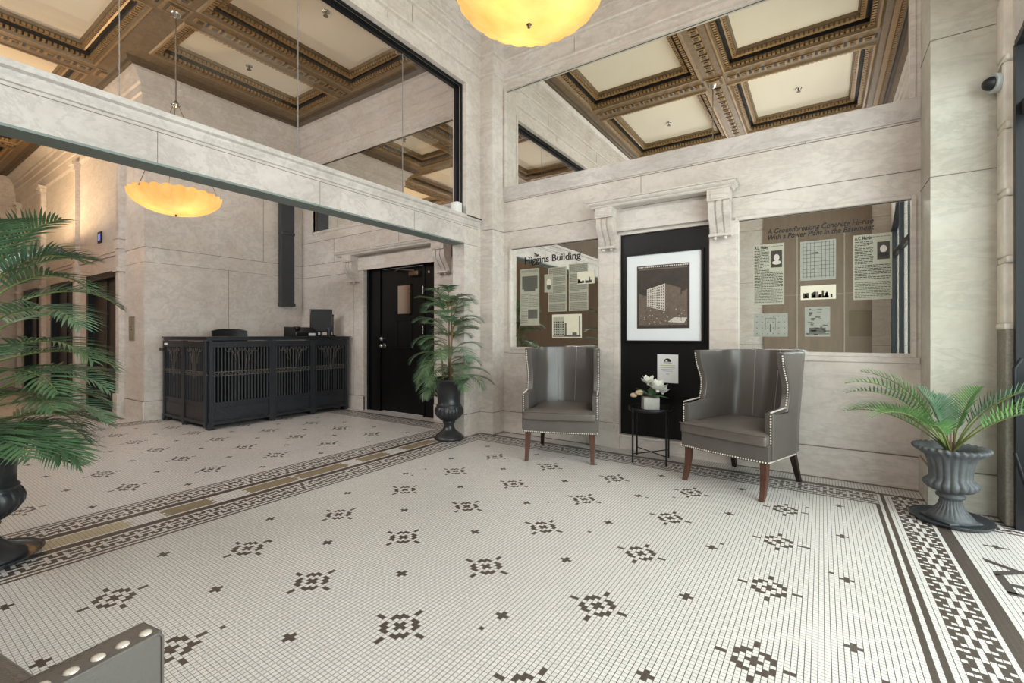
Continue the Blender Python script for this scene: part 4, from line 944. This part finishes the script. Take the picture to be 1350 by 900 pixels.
# ------------------------------------------------------------------ reception desk
def desk():
    x0, x1, y0, y1, zt = -7.72, -6.40, 2.66, 4.68, 1.19
    r = empty('reception_desk', (x1, y0, 0)); tag(r, 'long black iron reception desk with barred panels standing before the marble wall', 'desk')
    ox, oy = x1, y0
    def bar_panel(name, L, place, n):
        """ornamented grille L wide, built in local X (0..L), Z; placed by matrix; faces -Y local"""
        w = MB()
        for q in ((0,.045,0,1.12),(L-.045,L,0,1.12)): w.box(q[0],q[1],-.034,.018,.03+q[2],1.126,0,M=place)
        w.box(.004,L-.004,-.03,.015,1.04,1.122,0,M=place); w.box(.004,L-.004,-.018,.01,.30,.34,0,M=place); w.box(.004,L-.004,-.03,.015,.06,.10,0,M=place)
        w.box(.04,L-.04,-.012,.012,.10,.30,0,M=place); w.box(.07,L-.07,-.02,.0,.13,.27,0,M=place)
        w.box(.03,L-.03,.03,.035,.3,1.06,1,M=place)
        w.box(-.012,.02,-.035,.02,0,.09,0,M=place)
        g = w.build(name, [M_IRON, M_BLACK], r, bevel=.002)
        w = MB()
        for i in range(n):
            x = .045+(L-.09)*(i+.5)/n
            w.box(x-.008,x+.008,-.010,.004,.32,1.05,0,M=place)
        w.build('grille_bars', [M_IRONL], g)
        w = MB()
        def tb(pts, rr=.0045): w.tube([place @ Vector((p[0], -.018, p[1])) for p in pts], rr, 5)
        for k in range(int(L/.055)):
            x = .05+k*.055; tb([(x+.0275*(1-math.cos(t*PI/4)), .70+.018*math.sin(t*PI/2*1.0)) for t in range(5)])
        w.box(.04,L-.04,-.014,-.004,.672,.682,0,M=place); w.box(.04,L-.04,-.014,-.004,.722,.732,0,M=place)
        cx = L/2; nn = 7
        for i in range(nn):
            x = cx+(i-3)*.062; low = 1.0-.10*(3-abs(i-3))-.03
            tb([(x-.03,1.03),(x-.02,1.0),(x,.985),(x+.02,1.0),(x+.03,1.03)])
            tb([(x,.985),(x+(cx-x)*.25,(low+1.0)/2),(x+(cx-x)*.35,low)])
            tb([(x+(cx-x)*.35,low),(x+(cx-x)*.35+.018,low-.015),(x+(cx-x)*.35+.004,low-.032),(x+(cx-x)*.35-.012,low-.014)])
        w.build('scrollwork', [M_SCROLL], g)
    Ly = (y1-y0)/3
    for k, (a, b) in enumerate(((0,.80),(.80,1.42),(1.42,2.02))):
        pm = Matrix.Translation((0, a, 0)) @ Matrix.Rotation(PI/2, 4, 'Z')      # local X -> +Y, faces +X
        bar_panel('grille_panel', b-a, pm, int((b-a)/.047))
    for a, b, n in ((-.66,0,13),(-1.30,-.66,12)):
        bar_panel('grille_panel', b-a, Matrix.Translation((a-.037, .004, 0)), n)
    w = MB(); w.box(x0-ox, .03, -.03, y1-oy+.04, 1.13, 1.165); w.box(x0-ox, .05, -.05, y1-oy+.06, 1.165, 1.18); w.build('desk_top', [M_IRON], r, bevel=.004)
    w = MB(); w.box(x0-ox+.3, -.06, .05, y1-oy-.02, .05, .1); w.box(x0-ox+.0, x0-ox+.04, .1, y1-oy, .1, 1.1); w.build('inner_carcass', [M_BLACK], r)
    for p in ((-.02,.02),(-.02,.80),(-.02,1.42),(-.02,2.0),(-.66,.02),(-1.28,.02)):
        w = MB(); w.box(p[0]-.05,p[0]+.03,p[1]-.03,p[1]+.04,0,.07); w.build('foot', [M_IRON], r, bevel=.004)
    w = MB(); w.box(-1.40,-1.28,-.05,-.01,.98,1.02); w.build('side_latch', [M_IRON], r)
    w = MB(); w.box(-1.27,-1.17,-.036,-.03,1.065,1.09); w.build('small_label', [M_PLASTW], r)
desk()
ZD = 1.18
# monitor, phone, office chair behind the desk
r = empty('computer_monitor', (-6.75, 4.46, ZD), -.75); tag(r, 'black computer monitor standing at the right end of the desk', 'monitor')
w = MB(); w.bbox(-.02,.02,-.17,.17,.07,.44,.008); w.box(.02,.023,-.155,.155,.085,.425,1); w.build('screen', [M_PLASTB, M_SCREEN], r)
w = MB(); w.cyl((-.02,0,.02),(-.02,0,.2),.02,.02,10); w.bbox(-.11,.11,-.10,.10,0,.018,.006); w.build('stand', [M_PLASTB], r)
r = empty('desk_printer', (-6.72, 4.10, ZD), .1); tag(r, 'low black office phone console left of the monitor on the desk', 'phone')
w = MB()
w.add([(x, y, z) for y in (-.2,.2) for x, z in ((.14,0),(.14,.06),(.02,.14),(-.15,.15),(-.15,0))], [(0,1,2,3,4),(5,9,8,7,6),(0,5,6,1),(1,6,7,2),(2,7,8,3),(3,8,9,4),(4,9,5,0)])
w.build('body', [M_PLASTB], r, bevel=.01)
w = MB(); w.bbox(.0,.10,-.16,-.08,.10,.15,.015); w.build('handset', [M_PLASTB], r)
w = MB(); w.box(.142,.144,.02,.14,.01,.05); w.build('paper_tray', [M_PLASTW], r)
r = empty('penholder_cup', (-6.60, 4.50, ZD)); tag(r, 'dark cup with a blue top beside the monitor on the desk', 'cup')
w = MB(); w.lathe([(.03,0),(.035,.08),(.033,.11)], 14); w.build('body', [M_PLASTB], r); w = MB(); w.lathe([(.034,.11),(.03,.14),(.012,.145)], 14); w.build('lid', [mat('blue_cap', srgb(50,58,92), .4, noise=.1)], r)
w = MB(); w.cyl((-6.78,4.70,ZD),(-6.78,4.70,ZD+.34),.008,.008,8); w.lathe([(.05,0),(.05,.012),(.01,.02)],12,(-6.78,4.70,ZD)); w.ball((-6.78,4.70,ZD+.35),.016)
tag(w.build('desk_microphone', [M_BLKM]), 'thin black upright stalk with round foot at the far right of the desk', 'microphone')
r = empty('office_chair', (-7.30, 3.42, 0)); tag(r, 'black office chair behind the desk with only its backrest showing', 'chair')
w = MB(); n = 12
pts = [(-.03*math.cos((i/n-.5)*PI), (i/n-.5)*.50) for i in range(n+1)]
for i in range(n):
    (xa, ya), (xb, yb) = pts[i], pts[i+1]; ta = 1.295-.03*(2*abs(i/n-.5))**3; tb_ = 1.295-.03*(2*abs((i+1)/n-.5))**3
    v = [(xa-.2,ya,.62),(xb-.2,yb,.62),(xb-.24,yb,tb_),(xa-.24,ya,ta),(xa-.16,ya,.62),(xb-.16,yb,.62),(xb-.2,yb,tb_),(xa-.2,ya,ta)]
    w.add(v, [(0,1,2,3),(4,7,6,5),(3,2,6,7),(0,4,5,1),(0,3,7,4),(1,5,6,2)])
w.build('backrest', [M_PLASTB], r, smooth=False)
w = MB(); w.bbox(-.22,.25,-.25,.25,.45,.54,.03); w.build('seat', [M_PLASTB], r)
w = MB(); w.cyl((0,0,.08),(0,0,.46),.03,.03,10); w.box(-.22,-.16,-.03,.03,.45,.7)
for k in range(5): th = 2*PI*k/5; w.cyl((0,0,.1),(.28*math.cos(th),.28*math.sin(th),.06),.02,.015,8); w.ball((.28*math.cos(th),.28*math.sin(th),.03),.03)
w.build('base', [M_PLASTB], r)

# ------------------------------------------------------------------ wing armchairs
def wing_chair(loc, rz, label, cushion_front=-.37, low=False):
    r = empty('low_armchair' if low else 'wing_armchair', loc, rz); tag(r, label, 'armchair', None if low else 'grey leather wing armchairs')
    # shell: rows by height, columns along a U in plan
    def upath(t, z):
        """t in [-1,1]: half plan outline; returns x,y"""
        if z > .63:
            q = (z-.63)/.44; yf = -.075+.045*math.sin(min(q*2.2,1)*PI*.5)*(1 if q < .45 else max(0,(1-(q-.45)/.3)))-.055*max(0,(q-.25)/.75)**1.3
        else: yf = -.30
        s = abs(t); fl = max(0, (z-.55)/.52); bx = .335+.004*fl**1.3; lean = .10*max(0,(z-.45)/.62)
        if z < .0: bx += .008
        # side straight part: s 1 -> .45 ; corner .45 -> .25 ; back 0 -> .25
        yc = .09+lean; yb = .36+lean
        if s > .5: k = (1-s)/.5; x = bx-.012*k; y = yf+(yc-yf)*k
        elif s > .25:
            a = (s-.25)/.25*PI/2; x = (bx-.012-.20)+.20*math.sin(a); y = yc+(yb-yc-.03)*math.cos(a)
        else:
            x = (bx-.212)*s/.25; y = yb-.03+.03*(1-(s/.25)**2)
        return (x if t >= 0 else -x), y
    zs = [.29,.36,.45,.54,.60,.628,.636,.66,.70,.75,.80,.86,.92,.98,1.03,1.06,1.07]
    ts = [-1,-.92,-.84,-.76,-.68,-.60,-.5,-.44,-.38,-.32,-.25,-.17,-.085,0]; ts = ts+[-t for t in ts[-2::-1]]
    vs = []
    for z in zs:
        for t in ts: x, y = upath(t, z); vs.append((x, y, z))
    if low: vs = [(x, y, z if z < .64 else .64+(z-.64)*.35) for x, y, z in vs]
    n = len(ts); fs = [(i*n+k, i*n+k+1, (i+1)*n+k+1, (i+1)*n+k) for i in range(len(zs)-1) for k in range(n-1)]
    w = MB(); w.add(vs, fs, 0, True); sh = w.build('back_shell', [M_LEATHER], r, smooth=True)
    s_ = sh.modifiers.new('thick', 'SOLIDIFY'); s_.thickness = .062; s_.offset = 0; s_.use_even_offset = False
    b = sh.modifiers.new('round', 'BEVEL'); b.width = .014; b.segments = 3; b.limit_method = 'ANGLE'; b.angle_limit = math.radians(50)
    # inner back pad
    # apron / seat frame
    w = MB(); F = -.335 if not low else -.215
    def ring(z, g=0):
        return [(-.345-g, F-g, z), (-.18, F-.012-g, z), (0, F-.018-g, z), (.18, F-.012-g, z), (.345+g, F-g, z), (.345+g, .0, z), (.30+g, .18, z), (.20+g, .31+g, z), (-.20-g, .31+g, z), (-.30-g, .18, z), (-.345-g, .0, z)]
    rings = [ring(.27), ring(.275,.004), ring(.40,.004), ring(.405)]
    k = 11; vs = [v for q in rings for v in q]; fs = [(i*k+j, i*k+(j+1) % k, (i+1)*k+(j+1) % k, (i+1)*k+j) for i in range(3) for j in range(k)]
    fs += [tuple(range(k))[::-1], tuple(3*k+j for j in range(k))]
    w.add(vs, fs, 0); w.build('seat_frame', [M_LEATHER], r, bevel=.006)
    # cushion
    w = MB(); cf = cushion_front
    bm = bmesh.new(); bmesh.ops.create_grid(bm, x_segments=14, y_segments=14, size=1)
    top = []; N = 14
    for side in (0, 1):
        for j in range(N+1):
            for i in range(N+1):
                u = i/N*2-1; v = j/N*2-1; hw = .29 if v > -.62 else .345
                if cushion_front > -.33: hw = .29
                e = max(abs(u), abs(v)); dome = .035*(1-u*u)*(1-v*v)
                z = .475+dome if side == 0 else .395
                inset = .012 if e > .99 else 0
                x = u*hw; y = (cf+.30)/2+v*(.30-cf)/2-.015*(1-u*u)*(1 if v < -.9 else 0)
                top.append((x, y, z+(.012 if side == 0 and e < .9 else 0)))
    M1 = (N+1)**2; fs = []
    for j in range(N):
        for i in range(N):
            a = j*(N+1)+i; fs.append((a, a+1, a+N+2, a+N+1)); fs.append((M1+a, M1+a+N+1, M1+a+N+2, M1+a+1))
    for i in range(N):
        for (a, b) in ((i, i+1), (N*(N+1)+i+1, N*(N+1)+i), ((i+1)*(N+1), i*(N+1)), (i*(N+1)+N, (i+1)*(N+1)+N)): fs.append((b, a, M1+a, M1+b))
    bm.free(); w.add(top, fs, 0, True); c_ = w.build('seat_cushion', [M_LEATHER2], r, smooth=True)
    b = c_.modifiers.new('round', 'BEVEL'); b.width = .018; b.segments = 3; b.limit_method = 'ANGLE'; b.angle_limit = math.radians(50)
    w = MB(); ed = [(u*(.345 if cushion_front < -.33 else .29), cf-.017*(1-u*u)-.002, .474) for u in [k/8-1 for k in range(17)]]
    w.tube(ed, .005, 6); w.build('cushion_piping', [M_LEATHER2], c_)
    # seams down the back
    for t0 in (-.2, .2):
        w = MB(); pts = []
        for z in [.5+.57*i/12 for i in range(13)]:
            x, y = upath(t0*(.92+.25*(z-.5)), z); pts.append((x*.97, y-.032, z if not low or z < .64 else .64+(z-.64)*.35))
        w.tube(pts, .0035, 5); w.build('back_seam', [M_PIPING], r)
    # nail heads
    w = MB()
    def nails(pts, pitch=.0195, nr=.0068):
        pts = [Vector(p) for p in pts]; acc = 0
        for a, b in zip(pts[:-1], pts[1:]):
            L_ = (b-a).length; d = acc
            while d < L_: w.ball(tuple(a+(b-a)*d/L_), nr, 0, 6, 4); d += pitch
            acc = d-L_
    fr_ = [(-.349, .10, .282), (-.350, F-.003, .282)]; nails(fr_); nails([(.349,.10,.282),(.350,F-.003,.282)])
    nails([(-.349, F-.005, .282), (-.18, F-.018, .282), (0, F-.024, .282), (.18, F-.018, .282), (.349, F-.005, .282)]); w.build('nailhead_trim', [M_NAIL], r)
    for sg in (-1, 1):
        w = MB(); pts = []
        for z in [.42,.50,.58,.625]: x, y = upath(1, z); pts.append((sg*(x+.016), y-.006, z))
        nails(pts); 
        x, y = upath(1, .64); nails([(sg*(x+.016), -.30, .640), (sg*(x+.014), y-.01, .655)])
        pts = []
        for z in [.655+.40*i/14 for i in range(15)]: x, y = upath(1, z); pts.append((sg*(x+.016), y-.006, z))
        if not low: nails(pts)
        w.build('nailhead_trim', [M_NAIL], r)
    # legs
    for sg in (-1, 1):
        w = MB(); pr_ = []
        for i in range(7):
            t = i/6; z = .275*(1-t); y = -.295-.055*t**2.2; x = sg*(.305+.006*t); hw = .026-.009*t
            pr_.append([(x-hw,y-hw,z),(x+hw,y-hw,z),(x+hw,y+hw,z),(x-hw,y+hw,z)])
        vs = [v for q in pr_ for v in q]; w.add(vs, [(i*4+j, i*4+(j+1) % 4, (i+1)*4+(j+1) % 4, (i+1)*4+j) for i in range(6) for j in range(4)]+[(0,3,2,1),(24,25,26,27)])
        w.build('leg', [M_CHAIRLEG], r, bevel=.003)
        w = MB(); pr_ = []
        for i in range(5):
            t = i/4; z = .275*(1-t); y = .27+.09*t; x = sg*(.25+.02*t); hw = .024-.007*t
            pr_.append([(x-hw,y-hw,z),(x+hw,y-hw,z),(x+hw,y+hw,z),(x-hw,y+hw,z)])
        vs = [v for q in pr_ for v in q]; w.add(vs, [(i*4+j, i*4+(j+1) % 4, (i+1)*4+(j+1) % 4, (i+1)*4+j) for i in range(4) for j in range(4)]+[(0,3,2,1),(16,17,18,19)])
        w.build('leg', [M_CHAIRLEGD], r, bevel=.003)
    return r
wing_chair((-2.175, 4.155, 0), .37, 'grey leather wing armchair with nailhead trim beneath the "Higgins Building" mirror')
wing_chair((-.530, 4.185, 0), -.35, 'grey leather wing armchair with nailhead trim right of the little table')
def settee():
    r = empty('club_armchair', (-1.04, .355, 0), math.radians(9)); tag(r, 'grey leather club armchair with large nailheads cut off at the bottom left corner', 'armchair')
    W_ = .98
    w = MB(); w.bbox(-W_+.02,-.02,-.80,-.09,.26,.40,.012); w.build('seat_frame', [M_LEATHER], r)
    for k in range(1):
        w = MB(); a = -W_+.075; w.bbox(a+.003,a+(W_-.15)-.003,-.72,-.062,.402,.505,.03,seg=3); w.build('seat_cushion', [M_LEATHER2], r)
    w = MB(); w.bbox(-W_+.01,-.01,-.86,-.76,.26,.84,.03,seg=3); w.build('backrest', [M_LEATHER], r)
    for x0_, x1_, xn in ((-.066,0,-.017),(-W_,-W_+.066,-W_+.017)):
        w = MB(); w.bbox(x0_,x1_,-.84,0,.25,.64,.007,seg=3); a_ = w.build('arm', [M_LEATHER], r)
        w = MB()
        for i in range(22): w.ball((xn,-.022-i*.036,.6395), .011, 0, 12, 6, (1,1,.55))
        w.build('nailhead_trim', [M_NAIL], a_)
        w = MB(); xe_ = x1_ if x1_ == 0 else x0_; w.tube([(xe_,-.002,.27),(xe_,-.002,.628),(xe_,-.01,.637),(xe_,-.82,.637)], .0028, 6); w.build('welt', [M_LEATHER2], a_)
    for x in (-.06,-W_+.06):
        for y in (-.08,-.78): w = MB(); w.cyl((x,y,0),(x,y,.27),.016,.026,10); w.build('leg', [M_CHAIRLEG], r)
settee()

# ------------------------------------------------------------------ side table with flowers
tx, ty = -1.36, 4.405
r = empty('side_table', (tx, ty, 0)); tag(r, 'small round black metal tray table between the two armchairs', 'table')
w = MB(); w.lathe([(.001,.478),(.205,.478),(.208,.482),(.208,.515),(.203,.515),(.200,.488),(.001,.488)], 40, cap=False); w.build('tray_top', [M_BLKM], r)
for k in range(4):
    th = PI/4+PI/2*k+.2; c_, s_ = math.cos(th), math.sin(th)
    w = MB(); w.cyl((c_*.213,s_*.213,0),(c_*.213,s_*.213,.515),.0085,.0085,10); w.build('leg', [M_BLKM], r)
w = MB()
for k in (0, 1):
    th = PI/4+PI/2*k+.2; c_, s_ = math.cos(th), math.sin(th); w.cyl((c_*.213,s_*.213,.08),(-c_*.213,-s_*.213,.08),.005,.005,8)
w.build('cross_brace', [M_BLKM], r)
r = empty('flower_vase', (tx+.0, ty-.02, .489), .5); r.scale = (1.2,1.2,1.08); tag(r, 'square stone vase of white magnolia blooms on the small black table', 'vase')
w = MB(); w.bbox(-.06,.06,-.06,.06,.0,.11,.004); w.build('pot', [M_CONCR], r)
def petal_flower(w, c, R, n, tilt, mi=0, seed=0):
    rnd = random.Random(seed)
    for lay in range(2):
        for k in range(n):
            th = 2*PI*k/n+lay*.5+rnd.uniform(-.15,.15); el = .35+.5*lay
            for (a, b) in (((0,1)),):
                pass
            d = Vector((math.cos(th)*math.cos(el), math.sin(th)*math.cos(el), math.sin(el))); sd = Vector((-math.sin(th), math.cos(th), 0)); up = d.cross(sd)*-1
            rows = []
            for i in range(5):
                t = i/4; wd = R*.42*math.sin(PI*min(t*.85+.12, 1)); ctr = Vector(c)+d*(R*t)+Vector((0,0,R*.35*t*t))
                rows.append([ctr-sd*wd+Vector((0,0,wd*.3)), ctr, ctr+sd*wd+Vector((0,0,wd*.3))])
            vs = [v for q in rows for v in q]
            w.add(vs, [(i*3+j, i*3+j+1, (i+1)*3+j+1, (i+1)*3+j) for i in range(4) for j in range(2)], mi, True)
    w.ball(c, R*.18, mi)
w = MB(); petal_flower(w, (.05,-.03,.17), .085, 6, 0, 0, 1); w.build('blossom', [M_FLOWER], r)
w = MB(); petal_flower(w, (-.01,.03,.22), .07, 5, 0, 0, 2); w.build('blossom', [M_FLOWER], r)
w = MB(); petal_flower(w, (.10,.02,.14), .06, 5, 0, 0, 3); w.build('blossom', [M_FLOWER], r)
for c_, rr in (((-.09,-.02,.15),.028),((-.13,.0,.125),.024)):
    w = MB(); w.ball(c_, rr, 0, 10, 8, (1.2,1,.9)); w.build('bud', [M_BUD], r)
w = MB()
for k, (th, L_, el) in enumerate(((2.8,.13,.5),(-.3,.14,-.1),(-1.2,.12,.0),(1.2,.11,.7),(3.6,.12,.3),(.6,.12,.2))):
    d = Vector((math.cos(th)*math.cos(el), math.sin(th)*math.cos(el), math.sin(el))); sd = Vector((-math.sin(th), math.cos(th), 0))
    rows = []
    for i in range(5):
        t = i/4; wd = .028*math.sin(PI*t*.95+.05); ctr = Vector((0,0,.12))+d*L_*t; rows.append([ctr-sd*wd+Vector((0,0,wd*.4)), ctr, ctr+sd*wd+Vector((0,0,wd*.4))])
    w.add([v for q in rows for v in q], [(i*3+j, i*3+j+1, (i+1)*3+j+1, (i+1)*3+j) for i in range(4) for j in range(2)], 0, True)
w.build('leaves', [M_LEAF], r)

# ------------------------------------------------------------------ palms in urns
def frond(r, base, az, L, e0, droop, nl, ll, lw, m, seed=0, bare=.22, name='frond', fwd=.55, hang=.35, rr=.006, upv=.25):
    """a feather frond: arching midrib with two rows of leaflets"""
    rnd = random.Random(seed); w = MB(); pts = []; p = Vector(base); n = 22; e = e0; a = az
    for i in range(n+1):
        pts.append(p.copy()); d = Vector((math.cos(a)*math.cos(e), math.sin(a)*math.cos(e), math.sin(e))); p = p+d*(L/n); e -= droop/n*(.4+1.2*i/n)
    w.tube(pts, [rr*(1-.8*i/n)+.001 for i in range(n+1)], 5, 1)
    for k in range(nl):
        s = bare+(1-bare)*(k+.5)/nl; f = s*n; i = min(int(f), n-1); q = pts[i].lerp(pts[i+1], f-i); t = (pts[i+1]-pts[i]).normalized()
        side = t.cross(Vector((0,0,1))).normalized(); up = side.cross(t).normalized()
        env = math.sin(PI*min(1, (s-bare)/(1-bare)*.80+.17))**.7
        for sg in (-1, 1):
            l = ll*env*rnd.uniform(.9, 1.08); fw_ = fwd+.5*(s-.3)+rnd.uniform(-.06,.06)
            d = (side*sg+t*fw_+up*(upv+rnd.uniform(-.08,.08))).normalized(); wv = d.cross(up).normalized(); rows = []
            c = q.copy(); m_ = 4
            for j in range(m_+1):
                u = j/m_; wd = lw*(.35+.65*math.sin(PI*min(1,u*.9+.15)))*(1-u**4)*.5; nv = d.cross(wv).normalized()
                rows.append([c-wv*wd-nv*wd*.35, c, c+wv*wd-nv*wd*.35]); c = c+d*(l/m_); d = (d+Vector((0,0,-hang/m_))).normalized()
            w.add([v for z_ in rows for v in z_], [(j*3+h_, j*3+h_+1, (j+1)*3+h_+1, (j+1)*3+h_) for j in range(m_) for h_ in range(2)], 0, True)
    return w.build(name, [m, M_STEM], r)
def tall_urn(r, rim_r=.235):
    """black urn: round foot, gadrooned cup, flaring body"""
    w = MB(); NG = 20
    prof = [(.165,0),(.172,.012),(.172,.03),(.150,.045),(.146,.055),(.115,.075),(.080,.105),(.062,.14),(.058,.175),(.070,.19),(.075,.20),(.066,.21),(.09,.225),(.135,.26),(.160,.30),(.163,.335),(.150,.37),(.140,.385),(.146,.392),(.140,.40),(.130,.41),(.132,.48),(.140,.55),(.165,.615),(.205,.665),(rim_r,.688),(rim_r+.002,.70),(rim_r-.015,.702),(.19,.66),(.16,.62),(.001,.60)]
    def fn(i, rr, z, th):
        if 12 <= i <= 16: return rr*(1+.055*(abs(math.sin(NG/2*th))**.6-.5)), z
        return rr, z
    w.lathe(prof, 160, fn=fn, cap=False); w.build('urn', [M_URN], r)
    w = MB(); w.lathe([(.001,.635),(.15,.635)], 24, cap=False); w.build('soil', [M_SOIL], r)
# urn palm in the corner by the black door
r = empty('potted_palm', (-3.575, 4.0, 0)); tag(r, 'bushy palm in a black urn standing by the marble pier between the two rooms', 'potted plant', 'palms in urns')
tall_urn(r)
rnd = random.Random(5)
w = MB()
for x, y, h_ in ((.02,.0,1.58),(-.03,.03,1.35),(.05,-.03,1.3),(-.05,-.04,1.05)): w.tube([(x,y,.6),(x*1.2,y*1.3,.9),(x*1.8+.01,y*1.6,h_)], [.011,.009,.006], 6)
w.build('cane', [M_STEMB], r)
k = 0
for i in range(66):
    f_ = i/65; az = i*2.39996+rnd.uniform(-.4,.4); zb = .66+.92*f_**1.1+rnd.uniform(-.05,.05)
    dx, dy = math.cos(az), math.sin(az); LL = (.50-.14*f_)*rnd.uniform(.75,1.1)
    if dy > .25 and dx < .6: LL *= .7
    frond(r, (.03*dx, .03*dy, zb), az, LL, .15+.85*f_+rnd.uniform(-.3,.35), rnd.uniform(1.2,2.1), 16, .16, .012, rnd.choice([M_LEAF, M_LEAFB, M_LEAF]), k, bare=.28, hang=.7, rr=.004); k += 1
w = MB(); w.tube([(.0,.0,1.3),(-.02,.0,1.5),(.0,-.02,1.58),(.07,-.03,1.60),(.12,-.04,1.58)], .004, 5); w.build('tendril', [M_STEMB], r)
# big palm at the left edge
r = empty('potted_palm', (-3.66, .44, 0)); tag(r, 'large palm in a black urn at the left edge of the photo', 'potted plant', 'palms in urns')
tall_urn(r, .25)
w = MB(); w.lathe([(.001,.004),(.20,.004),(.235,.03),(.24,.035),(.225,.022),(.19,.012),(.001,.012)], 48, cap=False); w.build('saucer', [M_SAUCER], r)
rnd = random.Random(11); k = 100
cfg = []
for az, zb, L_, e0, dr_ in ((.9,.95,.55,.35,1.3),(1.25,.75,.50,.15,.9),(.55,1.25,.56,.55,1.6),(1.35,1.3,.60,.75,1.8),(.2,.7,.50,.2,1.1),(1.7,.9,.55,.5,1.2),(.75,.68,.48,.05,1.2),(1.1,.70,.44,-.2,1.1),(2.2,1.2,.55,.6,1.3),(-.2,1.0,.55,.6,1.2),(-.7,.8,.55,.5,1.2),(2.8,1.0,.55,.6,1.2),(-1.4,1.1,.55,.6,1.3),(3.7,.9,.55,.5,1.3),(4.4,1.2,.55,.7,1.3),(1.0,1.45,.46,1.0,1.7),(0,1.5,.5,1.1,1.5),(2.0,1.45,.5,1.1,1.6),(.4,.85,.48,.4,1.3),(1.5,.70,.44,.2,1.5),
    (.7,1.1,.55,.45,1.5),(1.1,1.05,.56,.4,1.4),(.35,.98,.55,.3,1.2),(.95,.82,.54,.25,1.3),(1.35,.86,.5,.3,1.3),(.6,.72,.46,.1,1.5),(.0,.74,.46,.2,1.3),(-.3,.7,.42,.3,1.5),(.85,1.38,.5,.8,1.8),(1.9,.72,.46,.3,1.4),(.9,1.5,.46,1.2,1.0),(1.3,1.42,.5,.95,1.3)):
    frond(r, (.04*math.cos(az), .04*math.sin(az), zb), az, L_, e0, dr_, 21, .25, .0145, rnd.choice([M_LEAF, M_LEAFB, M_LEAF]), k, bare=.2, hang=.45); k += 1
w = MB()
for x, y, h_ in ((.02,.0,1.5),(-.03,.03,1.3),(.05,-.03,1.3)): w.tube([(x,y,.6),(x*1.2,y*1.3,.9),(x*1.8+.01,y*1.6,h_)], [.013,.010,.006], 6)
w.build('cane', [M_STEMB], r)
# grey urn with a young palm by the street door
r = empty('potted_palm', (.69, 4.045, 0)); tag(r, 'young palm with open arching fronds in a fluted grey urn by the street door', 'potted plant', 'palms in urns')
w = MB(); NG = 18
prof = [(.125,.012),(.128,.03),(.115,.045),(.09,.07),(.068,.10),(.058,.135),(.062,.15),(.078,.158),(.080,.172),(.066,.182),(.075,.19),(.115,.205),(.142,.23),(.140,.255),(.118,.272),(.112,.285),(.114,.33),(.122,.38),(.138,.42),(.175,.445),(.202,.462),(.205,.475),(.19,.482),(.155,.475),(.13,.45),(.12,.42),(.001,.41)]
def fng(i, rr, z, th):
    if i in (3,4,5): return rr*(1+.07*(abs(math.sin(12*th))-.5)), z
    if 11 <= i <= 14: return rr*(1+.10*(abs(math.sin(9*th))**.7-.5)), z
    if 15 <= i <= 18: return rr*(1+.07*(abs(math.sin(9*th))-.5)), z
    if 19 <= i <= 22: return rr*(1+.035*math.sin(30*th+i*.6)), z+.004*math.sin(30*th)
    return rr, z
w.lathe(prof, 180, fn=fng, cap=False); w.bbox(-.115,.115,-.115,.115,.008,.022,.004, M=Matrix.Rotation(.6,4,'Z')); u_ = w.build('urn', [M_URNG], r); u_.scale = (.92,.92,1)
w = MB(); w.lathe([(.001,.0),(.185,.0),(.205,.02),(.208,.028),(.195,.022),(.18,.009),(.001,.008)], 48, cap=False); w.build('saucer', [M_SAUCER], r)
w = MB(); w.lathe([(.001,.44),(.128,.44)], 24, cap=False); w.build('soil', [M_SOIL], r)
k = 200
for az, zb, L_, e0, dr_ in ((3.50,.46,.78,1.18,1.55),(3.72,.46,.80,1.0,1.35),(3.95,.46,.70,.85,1.35),(3.3,.46,.62,.8,1.2),(-.35,.46,.80,1.22,1.5),(-.5,.46,.76,1.05,1.35),(-.7,.46,.74,.92,1.2),(-.05,.46,.60,1.3,1.3),(-2.7,.46,.50,1.05,1.4),(4.3,.46,.44,.9,1.2),(1.9,.46,.36,1.4,.5),(.7,.46,.45,1.38,.7),(3.1,.46,.7,1.3,1.3),(2.6,.46,.42,1.4,.6),(-2.9,.46,.62,.95,1.5)):
    frond(r, (.02*math.cos(az), .02*math.sin(az), zb), az, L_, e0, dr_, 23, .125, .0095, M_LEAFY if k % 3 else M_LEAFB, k, bare=.3, fwd=.7, hang=.12, rr=.005, upv=.6); k += 1
w = MB()
for x, y in ((0,0),(.015,.01),(-.012,.008)): w.tube([(x,y,.42),(x*1.5,y*1.5,.62)], [.008,.004], 6)
w.build('cane', [M_STEMB], r)
